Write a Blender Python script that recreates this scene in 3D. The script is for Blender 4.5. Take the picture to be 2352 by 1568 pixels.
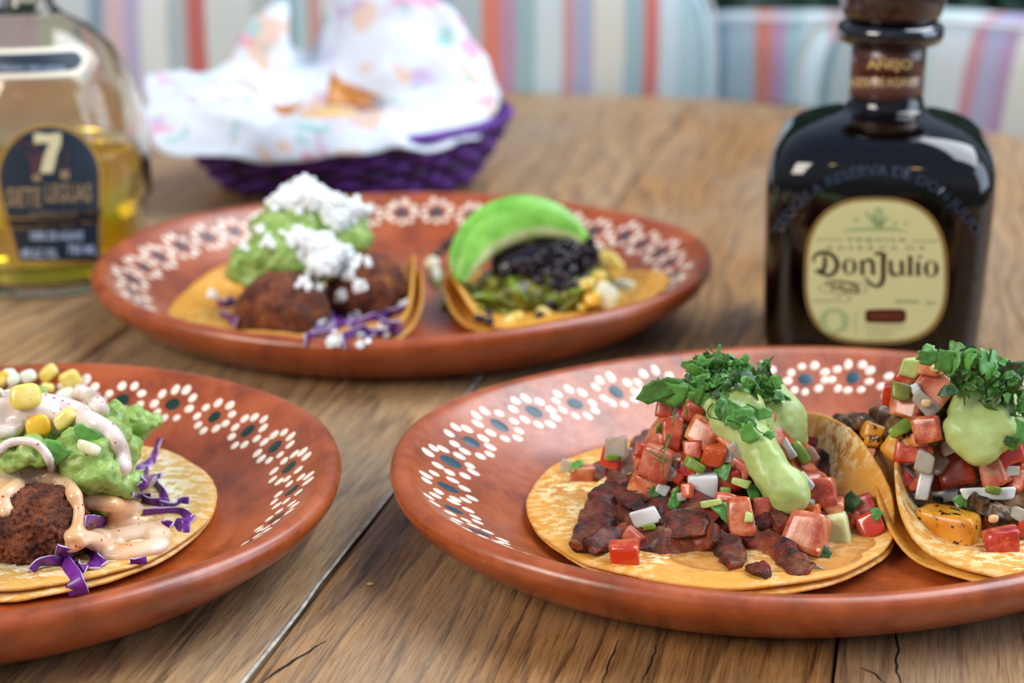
import bpy, math, random
import numpy as np
from mathutils import Vector, Matrix, noise
from mathutils.bvhtree import BVHTree

for o in list(bpy.data.objects):
    bpy.data.objects.remove(o)
SC = bpy.context.scene
COL = SC.collection
U = 0.01                       # all lengths below are in centimetres
PI = math.pi
random.seed(7)
np.random.seed(7)

# ------------------------------------------------------------------ camera, sky, lamps, exposure
CAM_H = 25.2
FPX = 3900.0
PITCH = math.atan((784 + 500) / FPX)
cam = bpy.data.cameras.new('camera')
cam.sensor_width = 36
cam.lens = FPX / 2352 * 36
cam.clip_start = 0.02
cam.dof.use_dof = True
cam.dof.focus_distance = 0.545
cam.dof.aperture_fstop = 7.6
cam.dof.aperture_blades = 9
camo = bpy.data.objects.new('camera', cam)
camo.location = (0, 0, CAM_H * U)
camo.rotation_euler = (PI / 2 - PITCH, 0, 0)
COL.objects.link(camo)
SC.camera = camo
SC.view_settings.view_transform = 'Standard'
SC.view_settings.look = 'None'
SC.view_settings.exposure = 0.25
SC.view_settings.gamma = 1.0
SC.view_settings.use_curve_mapping = False

world = bpy.data.worlds.new('world')
SC.world = world
world.use_nodes = True
wn = world.node_tree
wn.nodes.clear()
wo = wn.nodes.new('ShaderNodeOutputWorld')
wb = wn.nodes.new('ShaderNodeBackground')
wt = wn.nodes.new('ShaderNodeTexCoord')
ws = wn.nodes.new('ShaderNodeSeparateXYZ')
wr = wn.nodes.new('ShaderNodeValToRGB')
wn.links.new(wt.outputs['Generated'], ws.inputs[0])
wn.links.new(ws.outputs['Z'], wr.inputs[0])
wr.color_ramp.elements[0].position = 0.0
wr.color_ramp.elements[0].color = (0.30, 0.33, 0.36, 1)
wr.color_ramp.elements[1].position = 0.9
wr.color_ramp.elements[1].color = (0.42, 0.60, 0.95, 1)
e = wr.color_ramp.elements.new(0.25)
e.color = (0.62, 0.72, 0.90, 1)
wn.links.new(wr.outputs[0], wb.inputs['Color'])
wb.inputs['Strength'].default_value = 0.42
wn.links.new(wb.outputs[0], wo.inputs[0])


def area_lamp(name, loc, target, size, size_y, power, color):
    l = bpy.data.lights.new(name, 'AREA')
    l.shape = 'RECTANGLE'
    l.size, l.size_y = size, size_y
    l.energy = power
    l.color = color
    o = bpy.data.objects.new(name, l)
    o.location = loc
    o.rotation_euler = (Vector(target) - Vector(loc)).to_track_quat('-Z', 'Y').to_euler()
    COL.objects.link(o)
    return o


area_lamp('open_roof_daylight', (1.7, 1.2, 2.5), (0.1, 0.7, 0.0), 2.6, 2.0, 105, (0.88, 0.94, 1.0))
area_lamp('right_opening_daylight', (2.2, 0.5, 0.75), (0.1, 0.7, 0.1), 1.5, 1.3, 22, (0.66, 0.80, 1.0))
area_lamp('left_front_fill', (-1.6, -0.6, 1.3), (0.0, 0.6, 0.0), 1.0, 1.0, 36, (1.0, 0.93, 0.82))  # added fill lamp from the left front, not a real opening
for i, (x, y, z) in enumerate([(-1.2, -0.9, 1.5), (-0.6, -1.3, 1.6), (-1.9, -0.4, 1.4), (-0.2, -1.6, 1.7)]):
    l = bpy.data.lights.new('warm_fill_point', 'POINT')  # added warm fill points behind the camera, no bulbs known there
    l.energy = 2.0
    l.shadow_soft_size = 0.03
    l.color = (1.0, 0.62, 0.25)
    o = bpy.data.objects.new('warm_fill_point', l)
    o.location = (x, y, z)
    COL.objects.link(o)

# ------------------------------------------------------------------ camera maths (cm) to measure places from the photograph
_c, _s = math.cos(PITCH), math.sin(PITCH)


def ray(px, py):
    x = (px - 1176) / FPX
    y = -(py - 784) / FPX
    return np.array([x, _c + y * _s, -_s + y * _c])


CO = np.array([0, 0, CAM_H])


def at(px, py, h=0.0):
    d = ray(px, py)
    return CO + d * ((h - CAM_H) / d[2])


def aty(px, py, Y):
    d = ray(px, py)
    return CO + d * (Y / d[1])


def px_per_cm(p):
    return FPX / (p[1] * _c - (p[2] - CAM_H) * _s)


# ------------------------------------------------------------------ materials
def lin(h):
    h = h.lstrip('#')
    v = [int(h[i:i + 2], 16) / 255 for i in (0, 2, 4)]
    return tuple(a / 12.92 if a <= 0.04045 else ((a + 0.055) / 1.055) ** 2.4 for a in v) + (1,)


class Mat:
    def __init__(s, name, base='#808080', rough=0.5, **kw):
        s.m = bpy.data.materials.new(name)
        s.m.use_nodes = True
        s.nt = s.m.node_tree
        s.b = s.nt.nodes['Principled BSDF']
        s.b.inputs['Base Color'].default_value = lin(base)
        s.b.inputs['Roughness'].default_value = rough
        for k, v in kw.items():
            s.b.inputs[k.replace('_', ' ')].default_value = v
        s.tc = s.nt.nodes.new('ShaderNodeTexCoord')
        s.oi = None

    def vec(s, scale=(1, 1, 1), rnd=True, rot=(0, 0, 0), src='Object'):
        mp = s.nt.nodes.new('ShaderNodeMapping')
        mp.inputs['Scale'].default_value = [a * 100 for a in scale]      # per centimetre
        mp.inputs['Rotation'].default_value = rot
        s.nt.links.new(s.tc.outputs[src], mp.inputs[0])
        if rnd:
            oi = s.nt.nodes.new('ShaderNodeObjectInfo')
            ad = s.nt.nodes.new('ShaderNodeVectorMath')
            ad.operation = 'MULTIPLY_ADD'
            s.nt.links.new(oi.outputs['Random'], ad.inputs[0])
            ad.inputs[1].default_value = (37, 53, 71)
            s.nt.links.new(mp.outputs[0], ad.inputs[2])
            return ad.outputs[0]
        return mp.outputs[0]

    def noise(s, scale, detail=4, rough=0.5, vec=None, dist=0.0):
        n = s.nt.nodes.new('ShaderNodeTexNoise')
        n.inputs['Scale'].default_value = scale
        n.inputs['Detail'].default_value = detail
        n.inputs['Roughness'].default_value = rough
        n.inputs['Distortion'].default_value = dist
        s.nt.links.new(vec if vec is not None else s.vec(), n.inputs['Vector'])
        return n.outputs['Fac']

    def voronoi(s, scale, vec=None, out='Distance'):
        n = s.nt.nodes.new('ShaderNodeTexVoronoi')
        n.inputs['Scale'].default_value = scale
        s.nt.links.new(vec if vec is not None else s.vec(), n.inputs['Vector'])
        return n.outputs[out]

    def ramp(s, fac, stops):
        r = s.nt.nodes.new('ShaderNodeValToRGB')
        els = r.color_ramp.elements
        els[0].position, els[1].position = stops[0][0], stops[-1][0]
        els[0].color = lin(stops[0][1]) if isinstance(stops[0][1], str) else (stops[0][1],) * 3 + (1,)
        els[1].color = lin(stops[-1][1]) if isinstance(stops[-1][1], str) else (stops[-1][1],) * 3 + (1,)
        for p, c in stops[1:-1]:
            q = els.new(p)
            q.color = lin(c) if isinstance(c, str) else (c,) * 3 + (1,)
        s.nt.links.new(fac, r.inputs[0])
        return r.outputs[0]

    def mix(s, fac, a, b, mode='MIX'):
        m = s.nt.nodes.new('ShaderNodeMix')
        m.data_type = 'RGBA'
        m.blend_type = mode
        for sock, v in ((m.inputs[0], fac), (m.inputs[6], a), (m.inputs[7], b)):
            if isinstance(v, str):
                sock.default_value = lin(v)
            elif isinstance(v, (int, float)):
                sock.default_value = v
            else:
                s.nt.links.new(v, sock)
        return m.outputs[2]

    def math(s, op, a, b=0.0, c=0.0):
        m = s.nt.nodes.new('ShaderNodeMath')
        m.operation = op
        for i, v in enumerate((a, b, c)):
            if isinstance(v, (int, float)):
                m.inputs[i].default_value = v
            else:
                s.nt.links.new(v, m.inputs[i])
        return m.outputs[0]

    def sep(s, vec):
        n = s.nt.nodes.new('ShaderNodeSeparateXYZ')
        s.nt.links.new(vec, n.inputs[0])
        return n.outputs

    def color(s, out):
        s.nt.links.new(out, s.b.inputs['Base Color'])
        return s

    def put(s, out, sock):
        s.nt.links.new(out, s.b.inputs[sock])
        return s

    def bump(s, h, strength=0.5, dist=0.05, prev=None):
        n = s.nt.nodes.new('ShaderNodeBump')
        n.inputs['Strength'].default_value = strength
        n.inputs['Distance'].default_value = dist * U
        s.nt.links.new(h, n.inputs['Height'])
        if prev is not None:
            s.nt.links.new(prev, n.inputs['Normal'])
        s.nt.links.new(n.outputs[0], s.b.inputs['Normal'])
        return n.outputs[0]


M = {}

# wood of the table: rings stretched along the plank, pale worn patches, dark grain
def wood(name, light, mid, dark, seed_off):
    m = Mat(name, rough=0.5)
    v = m.vec((0.02, 0.11, 0.05))
    warp = m.noise(1.0, 3, 0.5, v)
    vs = m.sep(m.vec((1, 1, 1)))
    band = m.math('ADD', m.math('MULTIPLY', vs[1], 0.75), m.math('MULTIPLY', warp, 13.0))
    fr = m.math('FRACT', band)
    ring = m.ramp(fr, [(0.0, 0.0), (0.16, 0.45), (0.6, 0.85), (0.90, 1.0), (1.0, 0.0)])
    fine = m.noise(1.0, 5, 0.65, m.vec((0.30, 6.0, 3.0)))
    col = m.mix(ring, dark, mid)
    col = m.mix(m.ramp(fine, [(0.38, 0.0), (0.68, 0.65)]), col, light)
    patch = m.noise(1.0, 4, 0.6, m.vec((0.05, 0.12, 0.1)))
    col = m.mix(m.ramp(patch, [(0.44, 0.0), (0.68, 0.55)]), col, '#a3937c')
    dirt = m.noise(1.0, 6, 0.7, m.vec((0.16, 1.4, 0.6)))
    col = m.mix(m.ramp(dirt, [(0.27, 0.85), (0.40, 0.0)]), col, '#2a1a10')
    fib = m.noise(1.0, 4, 0.7, m.vec((0.7, 20.0, 5.0)))
    col = m.mix(m.ramp(fib, [(0.36, 0.55), (0.50, 0.0)]), col, dark)
    pale = m.noise(1.0, 6, 0.75, m.vec((1.1, 6.0, 2.0)))
    col = m.mix(m.ramp(pale, [(0.66, 0.0), (0.76, 0.5)]), col, '#d9cdbb')
    m.color(col)
    m.put(m.ramp(fine, [(0.3, 0.55), (0.7, 0.36)]), 'Roughness')
    h = m.math('ADD', m.math('MULTIPLY', ring, 0.5), fine)
    m.bump(h, 0.5, 0.04)
    m.b.inputs['Specular IOR Level'].default_value = 0.5
    return m.m


M['wood'] = wood('weathered_wood', '#caab80', '#aa7d4c', '#4f2c14', 0)
M['wood_warm'] = wood('warm_wood', '#c69a66', '#a6743f', '#452410', 3)
m = Mat('pale_filler', '#c8c0b2', 0.7)
m.color(m.ramp(m.noise(2.0, 5), [(0.3, '#9a9184'), (0.7, '#d6cfc2')]))
M['filler'] = m.m
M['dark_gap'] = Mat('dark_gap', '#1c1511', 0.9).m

# glazed clay
m = Mat('glazed_terracotta', rough=0.32)
n1 = m.noise(0.5, 4, 0.6)
col = m.ramp(n1, [(0.36, '#83380e'), (0.5, '#9e4717'), (0.64, '#ad5424')])
col = m.mix(m.ramp(m.noise(7, 4, 0.7), [(0.62, 0.0), (0.75, 0.4)]), col, '#c98a6a')
m.color(col)
m.b.inputs['Coat Weight'].default_value = 0.45
m.b.inputs['Coat Roughness'].default_value = 0.22
m.put(m.ramp(m.noise(3, 4, 0.6), [(0.3, 0.28), (0.7, 0.48)]), 'Roughness')
m.bump(m.noise(2.2, 4, 0.6), 0.25, 0.06)
M['clay'] = m.m
m = Mat('slip_white', '#f0e0cc', 0.35, Coat_Weight=0.4)
M['slip'] = m.m
m = Mat('slip_blue', '#123f4e', 0.45, Coat_Weight=0.15)
M['slip_blue'] = m.m
m = Mat('slip_green', '#123020', 0.3, Coat_Weight=0.4)
M['slip_green'] = m.m

# tortilla
def tortilla_mat(name, base, toast, edge, dot):
    m = Mat(name, rough=0.55)
    a = m.noise(0.55, 5, 0.65)
    col = m.ramp(a, [(0.38, toast), (0.52, base), (0.75, base)])
    b = m.noise(2.3, 4, 0.62, m.vec((1.0, 1.5, 1)))
    zone = m.noise(0.35, 2, 0.5)
    msk = m.math('MULTIPLY', m.ramp(b, [(0.48, 0.0), (0.55, 0.95)]), m.ramp(zone, [(0.40, 0.10), (0.52, 1.0)]))
    col = m.mix(msk, col, dot)
    col = m.mix(m.ramp(m.noise(5.5, 3, 0.6), [(0.70, 0.0), (0.76, 0.8)]), col, '#8a5a25')
    ln = m.nt.nodes.new('ShaderNodeVectorMath')
    ln.operation = 'LENGTH'
    m.nt.links.new(m.vec((1, 1, 0.4), rnd=False), ln.inputs[0])
    rim = m.math('ADD', ln.outputs['Value'], m.math('MULTIPLY', a, 1.6))
    col = m.mix(m.ramp(m.math('DIVIDE', rim, 8.0), [(0.74, 0.0), (0.86, 0.65)]), col, edge)
    m.color(col)
    m.b.inputs['Subsurface Weight'].default_value = 0.12
    m.b.inputs['Subsurface Radius'].default_value = (0.004, 0.0025, 0.001)
    bn = m.bump(m.math('ADD', m.math('MULTIPLY', b, 0.6), a), 0.7, 0.09)
    return m.m


M['tortilla'] = tortilla_mat('corn_tortilla', '#d99c44', '#c07c2a', '#d9952e', '#efdca4')
M['tortilla_pale'] = tortilla_mat('pale_corn_tortilla', '#d4ae66', '#c08e46', '#d69a3c', '#f3ecc8')
M['tortilla_gold'] = tortilla_mat('golden_corn_tortilla', '#dd9a2c', '#c67f20', '#d69a3c', '#e3b45a')

# tomato
def tomato_mat(name, c1, c2, c3):
    m = Mat(name, rough=0.32)
    col = m.ramp(m.noise(1.3, 4, 0.6, m.vec((1, 1.8, 1))), [(0.38, c1), (0.5, c2), (0.62, c3)])
    col = m.mix(m.ramp(m.noise(6, 2), [(0.62, 0.0), (0.72, 0.3)]), col, '#dba07c')
    oi = m.nt.nodes.new('ShaderNodeObjectInfo')
    hs = m.nt.nodes.new('ShaderNodeHueSaturation')
    m.nt.links.new(m.math('ADD', m.math('MULTIPLY', oi.outputs['Random'], 0.025), 0.488), hs.inputs['Hue'])
    m.nt.links.new(m.math('ADD', m.math('MULTIPLY', oi.outputs['Random'], 0.3), 0.85), hs.inputs['Value'])
    m.nt.links.new(col, hs.inputs['Color'])
    m.color(hs.outputs[0])
    m.b.inputs['Subsurface Weight'].default_value = 0.2
    m.b.inputs['Subsurface Radius'].default_value = (0.005, 0.0018, 0.001)
    m.b.inputs['Coat Weight'].default_value = 0.35
    m.b.inputs['Coat Roughness'].default_value = 0.12
    m.bump(m.noise(3.5, 4, 0.6), 0.35, 0.05)
    return m.m


M['tomato'] = tomato_mat('tomato_flesh', '#8f2e12', '#bb5230', '#d07f55')
M['tomato_red'] = tomato_mat('tomato_red', '#96200c', '#ba3a22', '#d0664a')
M['tomato_orange'] = tomato_mat('tomato_orange', '#b8460e', '#cb5a22', '#d4773f')
M['tomato_pink'] = tomato_mat('tomato_pink', '#b04c2c', '#c66d48', '#d68f6a')
M['tomato_skin'] = Mat('tomato_skin', '#c2330f', 0.15, Coat_Weight=0.7).m

# onion
m = Mat('onion', '#dcdfe0', 0.18)
v = m.vec((1, 1, 1))
col = m.ramp(m.noise(1.0, 3, 0.5, m.vec((0.6, 4, 1))), [(0.3, '#b9bcb4'), (0.6, '#e2e4e4')])
m.color(col)
m.b.inputs['Subsurface Weight'].default_value = 0.5
m.b.inputs['Subsurface Radius'].default_value = (0.004, 0.004, 0.003)
m.b.inputs['Coat Weight'].default_value = 0.6
M['onion'] = m.m
m = Mat('onion_translucent', '#cfcbb8', 0.15)
m.b.inputs['Transmission Weight'].default_value = 0.45
m.b.inputs['IOR'].default_value = 1.36
m.color(m.ramp(m.noise(1.2, 3), [(0.35, '#c2b9a2'), (0.65, '#e4e2da')]))
M['onion_clear'] = m.m

# greens
def green_mat(name, a, b, rough=0.35, sc=2.0, ss=0.0, bump=0.3):
    m = Mat(name, rough=rough)
    m.color(m.ramp(m.noise(sc, 4, 0.6), [(0.3, a), (0.68, b)]))
    if ss:
        m.b.inputs['Subsurface Weight'].default_value = ss
        m.b.inputs['Subsurface Radius'].default_value = (0.002, 0.003, 0.001)
    m.bump(m.noise(sc * 2, 4), bump, 0.04)
    return m.m


def leaf_mat(name, a, b):
    m = Mat(name, rough=0.38)
    oi = m.nt.nodes.new('ShaderNodeObjectInfo')
    col = m.ramp(m.math('ADD', m.math('MULTIPLY', m.noise(2.5, 3), 0.5), m.math('MULTIPLY', oi.outputs['Random'], 0.5)), [(0.25, a), (0.75, b)])
    m.color(col)
    m.b.inputs['Specular IOR Level'].default_value = 0.6
    m.bump(m.noise(6, 2, 0.5, m.vec((1, 4, 1))), 0.3, 0.03)
    return m.m


M['cilantro'] = leaf_mat('cilantro_leaf', '#143c0c', '#62a243')
M['cilantro_stem'] = Mat('cilantro_stem', '#3d6b1f', 0.4).m
M['jalapeno'] = green_mat('jalapeno', '#4c6a14', '#8ca23a', 0.25, 1.5)
M['tomatillo'] = green_mat('pale_chunk', '#c9cf86', '#dfe3b0', 0.25, 1.0, 0.4)
M['crema'] = green_mat('avocado_crema', '#9aad58', '#b9cb84', 0.36, 0.9, 0.3, 0.15)
M['poblano'] = green_mat('poblano', '#3f4410', '#8f8d2c', 0.3, 1.3)
M['celery'] = green_mat('celery_green', '#8fae48', '#cfdd8e', 0.3, 1.5)
# guacamole
m = Mat('guacamole', rough=0.38)
col = m.ramp(m.noise(1.6, 5, 0.65), [(0.3, '#6c8a38'), (0.5, '#92b055'), (0.7, '#b4cb78')])
col = m.mix(m.ramp(m.noise(3.2, 2), [(0.68, 0.0), (0.74, 0.8)]), col, '#2f5a2c')
m.color(col)
m.b.inputs['Subsurface Weight'].default_value = 0.2
m.b.inputs['Subsurface Radius'].default_value = (0.002, 0.003, 0.001)
m.bump(m.noise(4.5, 4, 0.6), 0.5, 0.08)
M['guac'] = m.m

# chipotle crema with chilli specks
def speckled(name, c1, c2, spec):
    m = Mat(name, rough=0.25)
    col = m.ramp(m.noise(0.6, 3), [(0.35, c1), (0.65, c2)])
    sp = m.voronoi(3.6)
    r = m.noise(2.2, 2)
    k = m.math('MULTIPLY', m.ramp(sp, [(0.13, 1.0), (0.20, 0.0)]), m.ramp(r, [(0.42, 0.0), (0.5, 1.0)]))
    col = m.mix(k, col, spec)
    sp2 = m.voronoi(9.0)
    col = m.mix(m.math('MULTIPLY', m.ramp(sp2, [(0.10, 0.7), (0.18, 0.0)]), m.ramp(m.noise(4, 2), [(0.5, 0.0), (0.56, 1.0)])), col, '#8a3a2a')
    m.color(col)
    m.b.inputs['Subsurface Weight'].default_value = 0.25
    m.b.inputs['Subsurface Radius'].default_value = (0.004, 0.003, 0.002)
    m.b.inputs['Coat Weight'].default_value = 0.3
    return m.m


M['white_sauce'] = speckled('white_chilli_crema', '#e2cfc2', '#ecdfd6', '#c84a22')
M['orange_sauce'] = speckled('orange_chilli_crema', '#e0ac78', '#ead0b4', '#c8481a')

# beef
m = Mat('braised_beef', rough=0.36)
col = m.ramp(m.noise(1.1, 5, 0.6), [(0.38, '#1f0b05'), (0.46, '#4a1d0b'), (0.53, '#65260d'), (0.63, '#85532a')])
col = m.mix(m.ramp(m.noise(2.4, 4, 0.65), [(0.53, 0.0), (0.60, 0.75)]), col, '#8c160a')
col = m.mix(m.ramp(m.noise(0.8, 3), [(0.56, 0.0), (0.68, 0.6)]), col, '#b0531e')
m.color(col)
m.b.inputs['Coat Weight'].default_value = 0.15
m.b.inputs['Coat Roughness'].default_value = 0.15
m.bump(m.noise(3.8, 5, 0.65, m.vec((1, 2.2, 1))), 1.0, 0.16)
M['beef'] = m.m
# croquette crust
m = Mat('fried_crust', rough=0.5)
col = m.ramp(m.noise(1.6, 5, 0.7), [(0.3, '#2e1209'), (0.48, '#6a2f12'), (0.62, '#9a5222'), (0.75, '#bf8340')])
m.color(col)
m.bump(m.noise(7, 4, 0.7), 1.0, 0.2)
M['crust'] = m.m
m = Mat('seared_mushroom', rough=0.4)
m.color(m.ramp(m.noise(1.6, 5, 0.6), [(0.35, '#1c120a'), (0.52, '#553a20'), (0.68, '#8a6a40')]))
m.bump(m.noise(4, 4), 0.6, 0.08)
M['mushroom'] = m.m
m = Mat('roasted_squash', rough=0.3)
col = m.ramp(m.noise(0.8, 4), [(0.35, '#c0700f'), (0.6, '#dc9a28'), (0.8, '#e3b560')])
col = m.mix(m.ramp(m.noise(2.3, 5, 0.7), [(0.55, 0.0), (0.59, 1.0)]), col, '#17100a')
m.color(col)
M['squash'] = m.m
m = Mat('corn_kernel', rough=0.22)
col = m.ramp(m.noise(1.3, 3), [(0.3, '#e0b840'), (0.55, '#ecd676'), (0.75, '#f0e6b0')])
col = m.mix(m.ramp(m.noise(4.0, 3, 0.6), [(0.69, 0.0), (0.72, 1.0)]), col, '#2a1a10')
m.color(col)
m.b.inputs['Subsurface Weight'].default_value = 0.3
m.b.inputs['Subsurface Radius'].default_value = (0.003, 0.0025, 0.001)
M['corn'] = m.m
m = Mat('corn_kernel_yellow', rough=0.2)
m.color(m.ramp(m.noise(1.3, 3), [(0.3, '#dc9c14'), (0.7, '#efc23e')]))
M['corn_yellow'] = m.m
m = Mat('corn_kernel_white', rough=0.25)
col = m.ramp(m.noise(1.5, 3), [(0.3, '#e9e6b0'), (0.7, '#e9efe6')])
col = m.mix(m.ramp(m.noise(4.5, 3, 0.6), [(0.66, 0.0), (0.69, 1.0)]), col, '#2a1a10')
m.color(col)
M['corn_white'] = m.m
m = Mat('cabbage_purple', rough=0.3)
m.color(m.ramp(m.noise(1.5, 3), [(0.3, '#3b0f50'), (0.7, '#7a2d92')]))
M['cabbage'] = m.m
M['cabbage_edge'] = Mat('cabbage_edge', '#c3b3d6', 0.35).m
m = Mat('black_bean', rough=0.2)
m.color(m.ramp(m.noise(1.5, 3), [(0.3, '#0c090d'), (0.7, '#2b1f2c')]))
M['bean'] = m.m
m = Mat('fresh_cheese', '#f4f6f4', 0.6)
m.b.inputs['Subsurface Weight'].default_value = 0.3
m.b.inputs['Subsurface Radius'].default_value = (0.003, 0.003, 0.003)
M['cheese'] = m.m
M['avocado_out'] = green_mat('avocado_rim', '#5fa32c', '#92cf5a', 0.3, 0.8, 0.2, 0.1)
M['avocado_in'] = green_mat('avocado_flesh', '#9fb96a', '#cdd79c', 0.4, 0.9, 0.3, 0.2)
m = Mat('fried_chip', rough=0.4)
m.color(m.ramp(m.noise(1.2, 4), [(0.3, '#a85a12'), (0.7, '#d08a34')]))
M['chip'] = m.m
M['chip_pale'] = Mat('pale_chip', '#e0b978', 0.45).m
m = Mat('meat_juice', '#c98c4c', 0.05)
m.b.inputs['Alpha'].default_value = 0.3
M['juice'] = m.m
M['seed'] = Mat('tomato_seed', '#e2bb84', 0.3).m


# ------------------------------------------------------------------ mesh helpers
def mk(name, V, F, mats, parent=None, loc=None, smooth=True, fm=None, label=None, cat=None, group=None, kind=None):
    """link one mesh object; V are world positions in cm"""
    V = np.asarray(V, float)
    if parent is not None:
        org = np.array(parent['org'][:])
    elif loc is not None:
        org = np.array(loc, float)
    else:
        org = np.array([(V[:, 0].min() + V[:, 0].max()) / 2, (V[:, 1].min() + V[:, 1].max()) / 2, V[:, 2].min()])
    me = bpy.data.meshes.new(name)
    me.from_pydata(((V - org) * U).tolist(), [], F)
    if not isinstance(mats, (list, tuple)):
        mats = [mats]
    for q in mats:
        me.materials.append(M[q] if isinstance(q, str) else q)
    if fm is not None:
        me.polygons.foreach_set('material_index', fm)
    me.polygons.foreach_set('use_smooth', [smooth] * len(me.polygons))
    me.update()
    o = bpy.data.objects.new(name, me)
    COL.objects.link(o)
    o['org'] = org.tolist()
    if parent is not None:
        o.parent = parent
    else:
        o.location = org * U
    tag(o, label, cat, group, kind)
    return o


def tag(o, label=None, cat=None, group=None, kind=None):
    if label: o['label'] = label
    if cat: o['category'] = cat
    if group: o['group'] = group
    if kind: o['kind'] = kind


def empty(name, loc, label=None, cat=None, group=None, rz=0.0):
    o = bpy.data.objects.new(name, None)
    o.empty_display_size = 0.01
    o.location = np.array(loc, float) * U
    o.rotation_euler = (0, 0, rz)
    o['org'] = [float(a) for a in loc]
    COL.objects.link(o)
    tag(o, label, cat, group)
    return o


_cg = {}


def cubegrid(n):
    if n in _cg:
        return _cg[n]
    idx, V, F = {}, [], []

    def vid(p):
        k = tuple(round(a, 5) for a in p)
        if k not in idx:
            idx[k] = len(V)
            V.append(p)
        return idx[k]
    g = [-1 + 2 * i / n for i in range(n + 1)]
    for ax in range(3):
        for sgn in (-1, 1):
            for i in range(n):
                for j in range(n):
                    q = []
                    for (a, b) in ((i, j), (i + 1, j), (i + 1, j + 1), (i, j + 1)):
                        p = [0, 0, 0]
                        p[ax] = sgn
                        p[(ax + 1) % 3] = g[a]
                        p[(ax + 2) % 3] = g[b]
                        q.append(vid(tuple(p)))
                    F.append(q if sgn > 0 else q[::-1])
    _cg[n] = (np.array(V, float), F)
    return _cg[n]


def lump(w, h, d, p=6, n=5, jit=0.15, amp=0.03, fr=1.5, taper=0.0, rs=None):
    """rounded block w x h x d: superellipsoid warped at its corners and roughened"""
    rs = rs or random
    V, F = cubegrid(n)
    V = V.copy()
    r = (np.abs(V) ** p).sum(1) ** (1 / p)
    V = V / r[:, None]
    off = np.array([[rs.uniform(-jit, jit) for _ in range(3)] for _ in range(8)])
    sx, sy, sz = (V[:, 0] + 1) / 2, (V[:, 1] + 1) / 2, (V[:, 2] + 1) / 2
    add = np.zeros_like(V)
    for k in range(8):
        wx = sx if k & 1 else 1 - sx
        wy = sy if k & 2 else 1 - sy
        wz = sz if k & 4 else 1 - sz
        add += off[k] * (wx * wy * wz)[:, None]
    V = V + add
    if taper:
        V[:, 0] *= 1 - taper * sz
        V[:, 1] *= 1 - taper * 0.5 * sz
    V = V * (np.array([w, h, d]) / 2)
    if amp:
        V = rough(V, amp, fr, rs.uniform(0, 99))
    return V, F


def rough(V, amp, fr, seed=0.0):
    out = V.copy()
    for i in range(len(V)):
        p = Vector((V[i][0] * fr + seed, V[i][1] * fr + seed * 0.7, V[i][2] * fr - seed))
        nv = noise.noise_vector(p)
        out[i] += np.array(nv) * amp
    return out


def basis(p, roll=0.0, yaw=0.0, pit=0.0):
    """3x3 frame at a point: x right, y up, z towards the viewer's place, then turned"""
    f = CO - np.array(p)
    f = f / np.linalg.norm(f)
    r = np.cross([0, 0, 1], f)
    r /= np.linalg.norm(r)
    u = np.cross(f, r)
    B = Matrix(((r[0], u[0], f[0]), (r[1], u[1], f[1]), (r[2], u[2], f[2])))
    R = Matrix.Rotation(roll, 3, 'Z') @ Matrix.Rotation(yaw, 3, 'Y') @ Matrix.Rotation(pit, 3, 'X')
    return np.array(B @ R)


def cr(P, n):
    """smooth curve through the points, n samples"""
    P = np.array(P, float)
    Q = np.vstack([2 * P[0] - P[1], P, 2 * P[-1] - P[-2]])
    out = []
    m_ = len(P) - 1
    for k in range(n):
        t = k / (n - 1) * m_
        i = min(int(t), m_ - 1)
        f = t - i
        a, b, c_, d = Q[i], Q[i + 1], Q[i + 2], Q[i + 3]
        out.append(0.5 * ((2 * b) + (-a + c_) * f + (2 * a - 5 * b + 4 * c_ - d) * f * f + (-a + 3 * b - 3 * c_ + d) * f ** 3))
    return np.array(out)


def sweep(P, wid, thk, face, n=20, seg=12, p=2.6, amp=0.0, fr=1.2, closed=False, twist=None):
    """solid strip along P: wid(t), thk(t) cm, 'face' the direction its broad side looks to"""
    C = cr(P, n) if not closed else np.array(P, float)
    n = len(C)
    V, F = [], []
    for k in range(n):
        t = k / (n - 1) if not closed else k / n
        if closed:
            T = C[(k + 1) % n] - C[k - 1]
        else:
            T = C[min(k + 1, n - 1)] - C[max(k - 1, 0)]
        T /= np.linalg.norm(T) + 1e-9
        fc = np.array(face(t, C[k]) if callable(face) else face, float)
        nn = fc - T * fc.dot(T)
        nn /= np.linalg.norm(nn) + 1e-9
        b = np.cross(T, nn)
        if twist is not None:
            a = twist(t)
            nn, b = nn * math.cos(a) + b * math.sin(a), -nn * math.sin(a) + b * math.cos(a)
        w = wid(t) if callable(wid) else wid
        h = thk(t) if callable(thk) else thk
        for j in range(seg):
            a = 2 * PI * (j + 0.5) / seg
            ca, sa = math.cos(a), math.sin(a)
            x = math.copysign(abs(ca) ** (2 / p), ca) * w / 2
            y = math.copysign(abs(sa) ** (2 / p), sa) * h / 2
            V.append(C[k] + b * x + nn * y)
    rng = range(n) if closed else range(n - 1)
    for k in rng:
        k2 = (k + 1) % n
        for j in range(seg):
            j2 = (j + 1) % seg
            F.append([k * seg + j, k * seg + j2, k2 * seg + j2, k2 * seg + j])
    if not closed:
        F.append([j for j in range(seg)][::-1])
        F.append([(n - 1) * seg + j for j in range(seg)])
    V = np.array(V)
    if amp:
        V = rough(V, amp, fr, random.uniform(0, 50))
    return V, F


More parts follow.
